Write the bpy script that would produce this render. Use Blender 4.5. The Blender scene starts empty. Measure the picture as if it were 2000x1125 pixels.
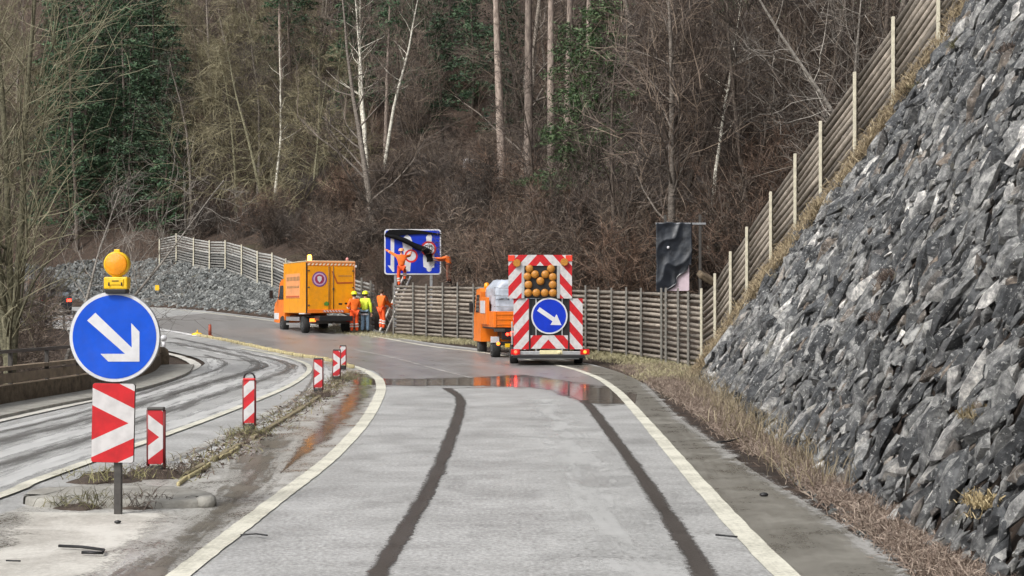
import bpy, bmesh, math, random
import numpy as np
from mathutils import Vector, Matrix, Euler, noise as mnoise
R = math.radians
scene = bpy.context.scene
COL = scene.collection

# ---------------------------------------------------------------- camera, sky, sun, exposure
FP, CH, HR = 3000.0, 1.8, 600.0        # focal length in photo pixels, eye height, horizon row
cam_d = bpy.data.cameras.new('camera'); cam = bpy.data.objects.new('camera', cam_d); COL.objects.link(cam)
cam.location = (0, 0, CH); cam.rotation_euler = (R(90), 0, 0)
cam_d.sensor_width = 36; cam_d.lens = 54.0; cam_d.shift_y = 37.5 / 2000; cam_d.clip_end = 2000; cam_d.clip_start = .1
scene.camera = cam
W = bpy.data.worlds.new('World'); scene.world = W; W.use_nodes = True
wn = W.node_tree.nodes; wl = W.node_tree.links
sky = wn.new('ShaderNodeTexSky'); sky.sky_type = 'NISHITA'; sky.sun_disc = False
SUN_EL, SUN_AZ = R(46), R(222)          # azimuth clockwise from +Y: behind the camera, to the left
sky.sun_elevation = SUN_EL; sky.sun_rotation = SUN_AZ; sky.dust_density = 4; sky.air_density = 1
hs = wn.new('ShaderNodeHueSaturation'); hs.inputs['Saturation'].default_value = .22
wl.new(sky.outputs[0], hs.inputs['Color']); wl.new(hs.outputs[0], wn['Background'].inputs[0])
wn['Background'].inputs[1].default_value = .135
sd = bpy.data.lights.new('sun', 'SUN'); sd.energy = 1.5; sd.angle = R(14); sd.color = (1, .97, .92)
sun = bpy.data.objects.new('sun', sd); COL.objects.link(sun)
dirv = Vector((math.sin(SUN_AZ) * math.cos(SUN_EL), math.cos(SUN_AZ) * math.cos(SUN_EL), math.sin(SUN_EL)))
sun.rotation_euler = dirv.to_track_quat('Z', 'Y').to_euler(); sun.location = dirv * 50
scene.view_settings.view_transform = 'Standard'; scene.view_settings.look = 'None'
scene.view_settings.gamma = 1; scene.view_settings.exposure = 0.55
scene.cycles.max_bounces = 5; scene.cycles.transparent_max_bounces = 16

# ---------------------------------------------------------------- ground profile and photo unprojection
def G(y):
    s = y - 44
    if s < -4: g = 0.0
    elif s < 4: g = .028 * (s + 4) ** 2 / 16
    else: g = .028 * s
    return g if g < 1.8 else 1.8 + (g - 1.8) * .15
def P(c, r):
    """point of the road plane seen at column c, row r of the photograph"""
    lo, hi = 2.0, 125.0
    for _ in range(50):
        m = (lo + hi) / 2
        if (CH - G(m)) / m * FP > r - HR: lo = m
        else: hi = m
    return ((c - 1000) / FP * lo, lo)
def at(c, r, y): return Vector(((c - 1000) / FP * y, y, CH + (HR - r) / FP * y))
def smooth(pts, n=8):
    """Catmull-Rom through 2-D or 3-D points"""
    q = [Vector(p) if len(p) == 3 else Vector((p[0], p[1], 0)) for p in pts]
    q = [q[0] * 2 - q[1]] + q + [q[-1] * 2 - q[-2]]
    out = []
    for i in range(1, len(q) - 2):
        a, b, c, d = q[i-1], q[i], q[i+1], q[i+2]
        for k in range(n):
            t = k / n
            out.append(.5 * ((2*b) + (c-a)*t + (2*a-5*b+4*c-d)*t*t + (3*b-a-3*c+d)*t**3))
    out.append(q[-2]); return out
def resample(pts, n):
    L = [0]
    for a, b in zip(pts, pts[1:]): L.append(L[-1] + (b - a).length)
    out = []; j = 0
    for k in range(n):
        s = L[-1] * k / (n - 1)
        while j < len(L) - 2 and L[j+1] < s: j += 1
        t = (s - L[j]) / max(1e-9, L[j+1] - L[j])
        out.append(pts[j].lerp(pts[j+1], min(1, max(0, t))))
    return out
def plen(pts): return sum((b - a).length for a, b in zip(pts, pts[1:]))

# ---------------------------------------------------------------- naming helpers
def tag(o, label=None, cat=None, group=None, kind=None):
    if label: o['label'] = label
    if cat: o['category'] = cat
    if group: o['group'] = group
    if kind: o['kind'] = kind
    return o
def thing(name, label, cat, loc=(0, 0, 0), rz=0, group=None, rx=0, ry=0):
    o = bpy.data.objects.new(name, None); COL.objects.link(o)
    o.empty_display_size = .2
    o.location = loc; o.rotation_euler = (rx, ry, rz)
    return tag(o, label, cat, group)
def link(name, me, mats, parent=None):
    o = bpy.data.objects.new(name, me); COL.objects.link(o)
    for m in (mats if isinstance(mats, (list, tuple)) else [mats]): me.materials.append(m)
    if parent: o.parent = parent
    return o
def copy_tree(o, parent=None):
    c = o.copy(); COL.objects.link(c)
    if parent: c.parent = parent
    for ch in [x for x in bpy.data.objects if x.parent == o]: copy_tree(ch, c)
    return c

# ---------------------------------------------------------------- materials
def nt(name):
    m = bpy.data.materials.new(name); m.use_nodes = True
    n = m.node_tree.nodes; l = m.node_tree.links
    return m, n, l, n['Principled BSDF']
def ramp(n, pts):
    r = n.new('ShaderNodeValToRGB'); e = r.color_ramp.elements
    while len(e) > 1: e.remove(e[0])
    e[0].position = pts[0][0]; e[0].color = (*pts[0][1], 1) if len(pts[0][1]) == 3 else pts[0][1]
    for p, c in pts[1:]:
        x = e.new(p); x.color = (*c, 1) if len(c) == 3 else c
    return r
def g3(v): return (v, v, v)
def M(name, col, rough=.5, var=.18, scale=6, bump=0, bscale=60, metal=0, island=0, col2=None, emit=0, spec=.5, dirt=0):
    m, n, l, b = nt(name)
    tc = n.new('ShaderNodeTexCoord'); no = n.new('ShaderNodeTexNoise'); no.inputs['Scale'].default_value = scale
    no.inputs['Detail'].default_value = 6; no.inputs['Roughness'].default_value = .65
    l.new(tc.outputs['Object'], no.inputs['Vector'])
    c2 = col2 or tuple(min(1, c * (1 + var)) for c in col); c1 = tuple(c * (1 - var) for c in col)
    r = ramp(n, [(.3, c1), (.7, c2)]); l.new(no.outputs[0], r.inputs[0]); out = r.outputs[0]
    if dirt:
        n2 = n.new('ShaderNodeTexNoise'); n2.inputs['Scale'].default_value = 2.3; n2.inputs['Detail'].default_value = 9
        n2.inputs['Roughness'].default_value = .75
        l.new(tc.outputs['Object'], n2.inputs['Vector'])
        r2 = ramp(n, [(.45, g3(0)), (.75, g3(dirt))]); l.new(n2.outputs[0], r2.inputs[0])
        mx = n.new('ShaderNodeMixRGB'); mx.inputs[2].default_value = (.12, .1, .08, 1)
        l.new(r2.outputs[0], mx.inputs[0]); l.new(out, mx.inputs[1]); out = mx.outputs[0]
    if island:
        g = n.new('ShaderNodeNewGeometry'); mr = n.new('ShaderNodeMapRange')
        mr.inputs['To Min'].default_value = 1 - island; mr.inputs['To Max'].default_value = 1 + island
        l.new(g.outputs['Random Per Island'], mr.inputs[0])
        h = n.new('ShaderNodeHueSaturation'); l.new(mr.outputs[0], h.inputs['Value']); l.new(out, h.inputs['Color']); out = h.outputs[0]
    l.new(out, b.inputs['Base Color'])
    b.inputs['Roughness'].default_value = rough; b.inputs['Metallic'].default_value = metal
    b.inputs['Specular IOR Level'].default_value = spec
    if emit:
        b.inputs['Emission Color'].default_value = (*col, 1); b.inputs['Emission Strength'].default_value = emit
    if bump:
        nb = n.new('ShaderNodeTexNoise'); nb.inputs['Scale'].default_value = bscale; nb.inputs['Detail'].default_value = 5
        l.new(tc.outputs['Object'], nb.inputs['Vector'])
        bp = n.new('ShaderNodeBump'); bp.inputs['Strength'].default_value = bump; bp.inputs['Distance'].default_value = .02
        l.new(nb.outputs[0], bp.inputs['Height']); l.new(bp.outputs[0], b.inputs['Normal'])
    return m
RED, WHITE = (.56, .008, .014), (.60, .58, .58)
def stripe(name, period, fx, fz, chevron=None, off=0, red=RED, white=WHITE, rough=.45):
    """red and white reflective sheeting; the pattern lives in the part's own coordinates (x, z)"""
    m, n, l, b = nt(name)
    tc = n.new('ShaderNodeTexCoord'); sp = n.new('ShaderNodeSeparateXYZ'); l.new(tc.outputs['Object'], sp.inputs[0])
    def mth(op, a, c):
        k = n.new('ShaderNodeMath'); k.operation = op
        for i, v in enumerate((a, c)):
            if v is None: continue
            if isinstance(v, (int, float)): k.inputs[i].default_value = v
            else: l.new(v, k.inputs[i])
        return k.outputs[0]
    x, z = sp.outputs['X'], sp.outputs['Z']
    if chevron == 'x': x = mth('ABSOLUTE', x, None)
    if chevron == 'z': z = mth('ABSOLUTE', z, None)
    s = mth('ADD', mth('ADD', mth('MULTIPLY', x, fx), mth('MULTIPLY', z, fz)), off)
    f = mth('FRACT', mth('DIVIDE', s, period), None); k = mth('GREATER_THAN', f, .5)
    no = n.new('ShaderNodeTexNoise'); no.inputs['Scale'].default_value = 9; no.inputs['Detail'].default_value = 7; l.new(tc.outputs['Object'], no.inputs['Vector'])
    rr = ramp(n, [(.35, tuple(c * .75 for c in red)), (.6, red)]); rw = ramp(n, [(.3, tuple(c * .78 for c in white)), (.6, white)])
    l.new(no.outputs[0], rr.inputs[0]); l.new(no.outputs[0], rw.inputs[0])
    mx = n.new('ShaderNodeMixRGB'); l.new(k, mx.inputs[0]); l.new(rr.outputs[0], mx.inputs[1]); l.new(rw.outputs[0], mx.inputs[2])
    l.new(mx.outputs[0], b.inputs['Base Color']); b.inputs['Roughness'].default_value = rough
    return m
# retro-reflective and painted things
m_steel = M('galvanised_steel', (.36, .37, .38), .45, .2, 12, .1, 40, metal=.6)
m_darksteel = M('dark_steel', (.06, .055, .05), .5, .3, 15, .1)
m_black = M('black_paint', (.012, .012, .013), .45, .3, 10)
m_sheet = M('black_sheet', (.005, .005, .006), .8, .3, 6, spec=.15)
m_rubber = M('rubber', (.018, .018, .018), .8, .3, 20, .2)
m_white = M('white_sheeting', (.64, .64, .66), .4, .06, 12, dirt=.28)
m_blue = M('blue_sheeting', (.001, .075, .56), .42, .18, 3, spec=.3, dirt=.16)
m_blue2 = M('blue_sign_face', (.003, .032, .46), .45, .15, 3, spec=.3)
m_redp = M('red_sheeting', (.62, .015, .02), .4, .1, 8)
m_yel = M('yellow_plastic', (.82, .5, .012), .4, .12, 20)
m_lens = M('amber_lens', (.95, .33, .006), .18, .12, 30, .35, 120)
m_lens2 = M('amber_lamp', (.46, .19, .025), .3, .3, 30, .4, 90)
m_or = M('orange_paint', (.86, .20, .012), .35, .1, 4, dirt=.35)
m_oy = M('orange_yellow_paint', (.84, .33, .004), .35, .08, 3, dirt=.3)
m_orl = M('light_orange_paint', (.86, .36, .14), .4, .08, 4, dirt=.3)
m_glass = M('dark_glass', (.02, .025, .03), .06, .2, 5)
m_redlamp = M('red_lamp', (1, .035, .015), .3, .05, 5, emit=7)
m_redlens = M('red_lens', (.5, .01, .01), .2, .1, 20)
m_beacon = M('amber_beacon_lit', (1, .38, .03), .3, .05, 5, emit=14)
m_sig = M('amber_signal_lit', (1, .17, .02), .3, .05, 5, emit=2.6)
m_alu = M('aluminium', (.55, .56, .56), .35, .12, 14, metal=.7)
m_plate = M('plate_yellow', (.75, .68, .40), .5, .1, 20)
m_tarp = M('white_tarpaulin', (.46, .5, .57), .35, .22, 4, .9, 6)
m_conc = M('concrete', (.30, .29, .26), .85, .3, 3, .5, 50, dirt=.5)
m_soil = M('soil', (.055, .04, .03), .9, .4, 8, .8, 30)

# ---------------------------------------------------------------- mesh builder
class B:
    def __init__(s): s.bm = bmesh.new(); s.mi = 0
    def _fin(s, new):
        for f in new: f.material_index = s.mi
    def box(s, c, d, bev=0, rot=None):
        n0 = set(s.bm.faces)
        r = bmesh.ops.create_cube(s.bm, size=1)
        vs = r['verts']
        for v in vs: v.co = Vector((v.co.x * d[0], v.co.y * d[1], v.co.z * d[2]))
        if bev:
            es = list({e for v in vs for e in v.link_edges})
            rb = bmesh.ops.bevel(s.bm, geom=es, offset=bev, segments=2, affect='EDGES', profile=.5)
        new = [f for f in s.bm.faces if f not in n0]
        vs = {v for f in new for v in f.verts}
        mt = Matrix.Translation(c) @ (rot.to_matrix().to_4x4() if rot else Matrix())
        for v in vs: v.co = mt @ v.co
        s._fin(new); return s
    def tube(s, pts, rad, n=8, cap=True):
        pts = [Vector(p) for p in pts]
        if isinstance(rad, (int, float)): rad = [rad] * len(pts)
        rings = []; up = Vector((0, 0, 1))
        d0 = (pts[1] - pts[0]).normalized()
        a = d0.cross(up if abs(d0.z) < .9 else Vector((1, 0, 0))).normalized()
        for i, p in enumerate(pts):
            d = ((pts[min(i+1, len(pts)-1)] - pts[max(i-1, 0)])).normalized()
            a = (a - d * a.dot(d)).normalized(); b = d.cross(a)
            rings.append([s.bm.verts.new(p + (a * math.cos(2*math.pi*k/n) + b * math.sin(2*math.pi*k/n)) * rad[i]) for k in range(n)])
        new = []
        for r0, r1 in zip(rings, rings[1:]):
            for k in range(n): new.append(s.bm.faces.new((r0[k], r0[(k+1) % n], r1[(k+1) % n], r1[k])))
        for f in new: f.smooth = n > 5
        if cap: new += [s.bm.faces.new(rings[0][::-1]), s.bm.faces.new(rings[-1])]
        s._fin(new); return s
    def lathe(s, prof, c=(0, 0, 0), axis='z', n=24):
        """profile of (radius, height) pairs turned about an axis"""
        rings = []; c = Vector(c); new = []
        for r, h in prof:
            ring = []
            for k in range(n):
                t = 2 * math.pi * k / n; x, y = r * math.cos(t), r * math.sin(t)
                v = {'z': (x, y, h), 'y': (x, h, -y), 'x': (h, x, y)}[axis]
                ring.append(s.bm.verts.new(c + Vector(v)))
            rings.append(ring)
        for r0, r1 in zip(rings, rings[1:]):
            for k in range(n): new.append(s.bm.faces.new((r0[k], r0[(k+1) % n], r1[(k+1) % n], r1[k])))
        for f in new: f.smooth = True
        new += [s.bm.faces.new(rings[0][::-1]), s.bm.faces.new(rings[-1])]
        s._fin(new); return s
    def ball(s, c, r, n=10, sc=(1, 1, 1)):
        n0 = set(s.bm.faces)
        x = bmesh.ops.create_uvsphere(s.bm, u_segments=n * 2, v_segments=n, radius=1)
        for v in x['verts']: v.co = Vector((v.co.x * r * sc[0] + c[0], v.co.y * r * sc[1] + c[1], v.co.z * r * sc[2] + c[2]))
        new = [f for f in s.bm.faces if f not in n0]
        for f in new: f.smooth = True
        s._fin(new); return s
    def prism(s, poly, y0, y1):
        """polygon in x,z swept from y0 to y1"""
        a = [s.bm.verts.new((x, y0, z)) for x, z in poly]; b = [s.bm.verts.new((x, y1, z)) for x, z in poly]
        n = len(poly); new = [s.bm.faces.new(a), s.bm.faces.new(b[::-1])]
        for k in range(n): new.append(s.bm.faces.new((a[k], b[k], b[(k+1) % n], a[(k+1) % n])))
        s._fin(new); return s
    def prism_x(s, poly, x0, x1):
        """polygon in y,z swept along x"""
        a = [s.bm.verts.new((x0, y, z)) for y, z in poly]; b = [s.bm.verts.new((x1, y, z)) for y, z in poly]
        n = len(poly); new = [s.bm.faces.new(a), s.bm.faces.new(b[::-1])]
        for k in range(n): new.append(s.bm.faces.new((a[k], b[k], b[(k+1) % n], a[(k+1) % n])))
        s._fin(new); return s
    def mesh(s, name):
        bmesh.ops.recalc_face_normals(s.bm, faces=s.bm.faces[:])
        me = bpy.data.meshes.new(name); s.bm.to_mesh(me); s.bm.free(); return me
    def build(s, name, mats, parent=None): return link(name, s.mesh(name), mats, parent)
def rrect(w, h, r, n=5, cx=0, cz=0):
    out = []
    for sx, sz, a0 in ((1, 1, 0), (-1, 1, 90), (-1, -1, 180), (1, -1, 270)):
        for k in range(n + 1):
            a = R(a0 + 90 * k / n)
            out.append((cx + sx * (w/2 - r) + r * math.cos(a), cz + sz * (h/2 - r) + r * math.sin(a)))
    return out
def circ(r, n=40, cx=0, cz=0): return [(cx + r * math.cos(2*math.pi*k/n), cz + r * math.sin(2*math.pi*k/n)) for k in range(n)]
def raw_mesh(name, V, F, uv=None, smooth=False):
    me = bpy.data.meshes.new(name); me.from_pydata([tuple(v) for v in V], [], F)
    if uv is not None:
        ul = me.uv_layers.new(name='UVMap')
        idx = np.zeros(len(me.loops), dtype=np.int32); me.loops.foreach_get('vertex_index', idx)
        ul.data.foreach_set('uv', np.asarray(uv, dtype=np.float32)[idx].ravel())
    if smooth: me.polygons.foreach_set('use_smooth', [True] * len(me.polygons))
    me.update(); return me
# ---------------------------------------------------------------- the lie of the land
FOOT = smooth([(3.3, -20), (3.3, 2), (3.25, 10), (3.65, 20), (4.3, 30), (4.75, 38), (5.1, 42), (4.9, 47), (2.9, 53), (-1.2, 60.2), (-4.5, 64.5),
               (-7.0, 70.5), (-10.2, 79.5), (-14.6, 90.5), (-20, 101), (-26.5, 110.5), (-36, 120), (-52, 131), (-90, 150)], 8)
FT = np.array([(p.x, p.y) for p in FOOT])
SEG_A, SEG_B = FT[:-1], FT[1:]
def foot_dist(X, Y):
    """signed distance to the foot of the slope: positive on the hill side"""
    p = np.stack([X, Y], -1)[:, None, :]; d = (SEG_B - SEG_A)[None]; w = p - SEG_A[None]
    t = np.clip((w * d).sum(-1) / (d * d).sum(-1), 0, 1); q = w - d * t[..., None]
    D = np.sqrt((q * q).sum(-1)); j = D.argmin(1); i = np.arange(len(X))
    cr = d[0, j, 0] * w[i, j, 1] - d[0, j, 1] * w[i, j, 0]
    ft = SEG_A[j] + d[0, j] * t[i, j][:, None]
    return np.where(cr < 0, 1, -1) * D[i, j], ft
Gv = np.vectorize(G)
def crest(y): return np.interp(y, [-30, 20, 24, 28.3, 31, 34, 37, 39, 40.5], [16, 14, 10.8, 7.6, 5.2, 3.7, 2.2, .9, 0])
def bank(fx): return np.interp(-fx, [5.5, 9, 13, 19, 26, 40], [0, .45, 1.25, 3.0, 4.2, 3.6])
def ground(X, Y, rough=True):
    X = np.asarray(X, float); Y = np.asarray(Y, float); shp = X.shape; X = X.ravel(); Y = Y.ravel()
    d, ft = foot_dist(X, Y); g = Gv(Y)
    near = ft[:, 1] < 41
    # main wooded hillside behind the log fence
    b = bank(ft[:, 0]); bw = b / .75
    h2 = np.where(d < bw, np.clip(d, 0, None) * .75, b + np.clip(d - bw - .9, 0, None) * (.60 + .02 * np.clip((d - bw) / 10, 0, 3)))
    # stone faced slope on the right: foot to crest, then a gentle shelf
    cr = crest(Y); xf = np.interp(Y, FT[:60, 1], FT[:60, 0])
    dx = X - xf
    h1 = np.minimum(np.clip(dx, 0, None) * 1.7, cr) + np.clip(dx - cr / 1.7 - 1, 0, None) * .2
    h1 = np.where(Y < 41, h1, 0)
    dm, _ = d, None
    h2 = np.where(near, np.clip(X - 5.6, 0, None) * .5 * np.clip((Y - 28) / 12, 0, 1), h2)
    h = np.where(d > 0, np.maximum(h1, h2), 0)
    # left of the road the ground drops a little to the stream, then climbs far away
    lx = -X - np.interp(Y, [0, 27, 33, 45, 50, 60, 70, 85, 110], [9.6, 9.6, 9.4, 10.4, 12.2, 16.5, 20.5, 28, 45])
    h = np.where((d <= 0) & (lx > 0), -np.clip(lx * .25, 0, 1.6) + np.clip(lx - 14, 0, None) * .22, h)
    if rough:
        nz = np.array([mnoise.noise(Vector((x * .22, y * .22, 3.1))) + .5 * mnoise.noise(Vector((x * .7, y * .7, 9))) for x, y in zip(X, Y)])
        h = h + nz * np.clip((d - 1) / 8, 0, 1) * 1.0 * (~near) + nz * .25 * ((d <= 0) & (lx > .5))
    return (g - .05 + h).reshape(shp)
def gz(x, y): return float(ground(np.array([x]), np.array([y]))[0])

m_ground, n, l, bsdf = nt('leaf_litter')
geo = n.new('ShaderNodeNewGeometry')
def noi(scale, det=8, ro=.6):
    k = n.new('ShaderNodeTexNoise'); k.inputs['Scale'].default_value = scale; k.inputs['Detail'].default_value = det; k.inputs['Roughness'].default_value = ro
    l.new(geo.outputs['Position'], k.inputs['Vector']); return k.outputs[0]
r1 = ramp(n, [(.3, (.022, .015, .011)), (.5, (.055, .036, .025)), (.7, (.125, .08, .055))]); l.new(noi(3.0, 10, .75), r1.inputs[0])
r2 = ramp(n, [(.58, g3(0)), (.7, g3(.6))]); l.new(noi(.18, 6), r2.inputs[0])
mx = n.new('ShaderNodeMixRGB'); mx.inputs[2].default_value = (.075, .075, .03, 1); l.new(r2.outputs[0], mx.inputs[0]); l.new(r1.outputs[0], mx.inputs[1])
l.new(mx.outputs[0], bsdf.inputs['Base Color']); bsdf.inputs['Roughness'].default_value = .95
bp = n.new('ShaderNodeBump'); bp.inputs['Distance'].default_value = .15; l.new(noi(5, 10, .8), bp.inputs['Height']); l.new(bp.outputs[0], bsdf.inputs['Normal'])

def grid_terrain():
    xs = np.concatenate([np.arange(-400, -90, 12), np.arange(-90, -30, 2.5), np.arange(-30, 0, 1.0), np.arange(0, 2.5, .5), np.arange(2.5, 9, .12), np.arange(9, 12, .5), np.arange(12, 60, 2.5), np.arange(60, 400, 12)])
    ys = np.concatenate([np.arange(-60, 4, 6), np.arange(4, 130, 1.0), np.arange(130, 200, 3), np.arange(200, 600, 14)])
    XX, YY = np.meshgrid(xs, ys); ZZ = np.zeros_like(XX)
    for i in range(len(ys)): ZZ[i] = ground(XX[i], YY[i])
    nx, ny = len(xs), len(ys)
    V = np.stack([XX.ravel(), YY.ravel(), ZZ.ravel()], 1)
    F = [(j*nx+i, j*nx+i+1, (j+1)*nx+i+1, (j+1)*nx+i) for j in range(ny-1) for i in range(nx-1)]
    return raw_mesh('ground', V.tolist(), F, smooth=True)
tag(link('ground', grid_terrain(), m_ground), kind='structure')

# ---------------------------------------------------------------- road sheets
def to3(p, dz): return (p.x, p.y, G(p.y) + dz)
def sheet(name, left, right, mat, dz, n=150, cols=10, kind='structure', jit=0, seed=1, smoothn=8):
    """ribbon between two edges; UV.x runs 0..1 across, UV.y runs in metres along"""
    a = resample(smooth(left, smoothn), n); b = resample(smooth(right, smoothn), n); rnd = random.Random(seed)
    V = []; uv = []; s = 0
    for i in range(n):
        if i: s += ((a[i] + b[i]) / 2 - (a[i-1] + b[i-1]) / 2).length
        ja, jb = rnd.uniform(-jit, jit), rnd.uniform(-jit, jit)
        for k in range(cols + 1):
            p = a[i].lerp(b[i], k / cols)
            if k == 0: p = p + (a[i] - b[i]).normalized() * ja
            if k == cols: p = p + (b[i] - a[i]).normalized() * jb
            V.append(to3(p, dz)); uv.append((k / cols, s))
    F = [(i*(cols+1)+k, i*(cols+1)+k+1, (i+1)*(cols+1)+k+1, (i+1)*(cols+1)+k) for i in range(n-1) for k in range(cols)]
    o = link(name, raw_mesh(name, V, F, uv), mat)
    # make it face up
    me = o.data
    if me.polygons[0].normal.z < 0: me.flip_normals()
    return tag(o, kind=kind)
def strip(name, center, w, mat, dz, n=150, cols=4, jit=0, seed=1, kind='structure'):
    c = resample(smooth(center, 8), n); L = []; Rr = []
    for i in range(n):
        d = (c[min(i+1, n-1)] - c[max(i-1, 0)]).normalized(); nn = Vector((-d.y, d.x, 0))
        ww = w if not isinstance(w, (list, tuple)) else float(np.interp(i / (n-1), np.linspace(0, 1, len(w)), w))
        L.append(c[i] + nn * ww / 2); Rr.append(c[i] - nn * ww / 2)
    rnd = random.Random(seed); V = []; uv = []; s = 0
    for i in range(n):
        if i: s += (c[i] - c[i-1]).length
        ja, jb = rnd.uniform(-jit, jit), rnd.uniform(-jit, jit)
        for k in range(cols + 1):
            t = k / cols; p = L[i].lerp(Rr[i], t); dd = (L[i] - Rr[i]).normalized()
            p = p + dd * (ja * (1 - t) + jb * t)
            V.append(to3(p, dz)); uv.append((t, s))
    F = [(i*(cols+1)+k, i*(cols+1)+k+1, (i+1)*(cols+1)+k+1, (i+1)*(cols+1)+k) for i in range(n-1) for k in range(cols)]
    o = link(name, raw_mesh(name, V, F, uv), mat)
    if o.data.polygons[0].normal.z < 0: o.data.flip_normals()
    return tag(o, kind=kind)

def asphalt(name, c1, c2, rough, streak=.5, decal=None, edge=.2, rlo=None, patch=None, thresh=(.35, .6), cscale=1.0, spec=.5, bump=.4, u1=1.0, fine=.28, cross=0):
    """road surface; decal = soft edged stain whose cover is noise times a fall-off towards its edges"""
    m, n, l, b = nt(name)
    geo = n.new('ShaderNodeNewGeometry'); tc = n.new('ShaderNodeTexCoord')
    mp = n.new('ShaderNodeMapping'); mp.inputs['Scale'].default_value = (9 * cscale, .5, 1); l.new(tc.outputs['UV'], mp.inputs[0])
    ns = n.new('ShaderNodeTexNoise'); ns.inputs['Scale'].default_value = 1; ns.inputs['Detail'].default_value = 8; ns.inputs['Roughness'].default_value = .62
    l.new(mp.outputs[0], ns.inputs['Vector'])
    nf = n.new('ShaderNodeTexNoise'); nf.inputs['Scale'].default_value = 26; nf.inputs['Detail'].default_value = 6; nf.inputs['Roughness'].default_value = .8
    l.new(geo.outputs['Position'], nf.inputs['Vector'])
    nl = n.new('ShaderNodeTexNoise'); nl.inputs['Scale'].default_value = 1.1; nl.inputs['Detail'].default_value = 9; nl.inputs['Roughness'].default_value = .7; nl.inputs['Distortion'].default_value = .6
    l.new(geo.outputs['Position'], nl.inputs['Vector'])
    mixf = n.new('ShaderNodeMixRGB'); mixf.inputs[0].default_value = streak; l.new(nl.outputs[0], mixf.inputs[1]); l.new(ns.outputs[0], mixf.inputs[2])
    mixg = n.new('ShaderNodeMixRGB'); mixg.inputs[0].default_value = fine; l.new(mixf.outputs[0], mixg.inputs[1]); l.new(nf.outputs[0], mixg.inputs[2])
    if cross:   # faint ripples lying across the lane
        mc = n.new('ShaderNodeMapping'); mc.inputs['Scale'].default_value = (1.6, 9, 1); l.new(geo.outputs['Position'], mc.inputs[0])
        nc = n.new('ShaderNodeTexNoise'); nc.inputs['Scale'].default_value = 1; nc.inputs['Detail'].default_value = 7; nc.inputs['Roughness'].default_value = .7; l.new(mc.outputs[0], nc.inputs['Vector'])
        m2 = n.new('ShaderNodeMixRGB'); m2.inputs[0].default_value = cross; l.new(mixf.outputs[0], m2.inputs[1]); l.new(nc.outputs[0], m2.inputs[2]); l.new(m2.outputs[0], mixg.inputs[1])
    r = ramp(n, [(thresh[0], c1), (thresh[1], c2)]); l.new(mixg.outputs[0], r.inputs[0])
    l.new(r.outputs[0], b.inputs['Base Color'])
    b.inputs['Specular IOR Level'].default_value = spec
    if rlo is not None:
        rr = ramp(n, [(thresh[0], g3(rlo)), (thresh[1], g3(rough))]); l.new(mixg.outputs[0], rr.inputs[0]); l.new(rr.outputs[0], b.inputs['Roughness'])
    else: b.inputs['Roughness'].default_value = rough
    if bump:
        bp = n.new('ShaderNodeBump'); bp.inputs['Strength'].default_value = bump; bp.inputs['Distance'].default_value = .006
        l.new(nf.outputs[0], bp.inputs['Height']); l.new(bp.outputs[0], b.inputs['Normal'])
    if decal is not None:
        sp = n.new('ShaderNodeSeparateXYZ'); l.new(tc.outputs['UV'], sp.inputs[0])
        def mth(op, a, c=None):
            k = n.new('ShaderNodeMath'); k.operation = op
            for i, v in enumerate((a, c)):
                if v is None: continue
                if isinstance(v, (int, float)): k.inputs[i].default_value = v
                else: l.new(v, k.inputs[i])
            return k.outputs[0]
        u = sp.outputs['X']
        e = mth('DIVIDE', mth('MINIMUM', u, mth('SUBTRACT', 1.0, u)), edge)
        e = mth('MINIMUM', e, 1.0)
        nz = mth('MULTIPLY', mth('SUBTRACT', mixg.outputs[0], .5), decal * 4)
        al = mth('ADD', e, nz); al = mth('SUBTRACT', al, .35); k = n.new('ShaderNodeMapRange'); k.inputs['From Min'].default_value = 0; k.inputs['From Max'].default_value = .35
        l.new(al, k.inputs[0]); k.inputs['To Max'].default_value = u1
        tr = n.new('ShaderNodeBsdfTransparent'); ms = n.new('ShaderNodeMixShader')
        l.new(k.outputs[0], ms.inputs[0]); l.new(tr.outputs[0], ms.inputs[1]); l.new(b.outputs[0], ms.inputs[2])
        l.new(ms.outputs[0], n['Material Output'].inputs['Surface'])
    return m
m_road = asphalt('dry_salted_asphalt', (.15, .148, .143), (.50, .50, .49), .65, .3, rlo=.36, thresh=(.40, .575), fine=.58, cross=.25)
m_wetlane = asphalt('damp_asphalt', (.17, .157, .152), (.29, .278, .272), .40, .6, decal=.12, edge=.06, rlo=.24, bump=.2)
m_track = asphalt('wet_tyre_track', (.028, .024, .021), (.115, .10, .09), .5, .35, decal=.9, edge=.42, rlo=.25, thresh=(.36, .66), fine=.5, u1=.94)
m_soft = asphalt('damp_streak', (.08, .076, .072), (.17, .165, .16), .42, .75, decal=.9, edge=.7, rlo=.22, u1=.75, cscale=.8)
m_pud = asphalt('standing_water', (.04, .035, .032), (.10, .09, .085), .13, .2, decal=.9, edge=.35, rlo=.03, bump=.06, spec=.9, fine=.12)
m_pud2 = asphalt('patchy_standing_water', (.05, .044, .038), (.16, .15, .14), .22, .2, decal=1.6, edge=.5, rlo=.035, bump=.09, spec=.8, fine=.4, cscale=.3)
m_should = asphalt('damp_shoulder', (.10, .093, .078), (.30, .285, .25), .5, .25, rlo=.22, cscale=.4, thresh=(.40, .66))
m_median = asphalt('wet_median', (.10, .09, .075), (.56, .55, .52), .6, .15, rlo=.12, thresh=(.40, .58), cscale=.4, spec=.6, fine=.5)
m_apron = asphalt('salted_concrete', (.22, .20, .17), (.58, .56, .51), .75, .1, rlo=.5, thresh=(.34, .56), decal=.8, edge=.3, fine=.35)
m_brownwet = asphalt('brown_wet_edge', (.075, .066, .052), (.20, .18, .15), .4, .3, rlo=.10, decal=1.8, edge=.7, fine=.4, bump=.5)
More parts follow.
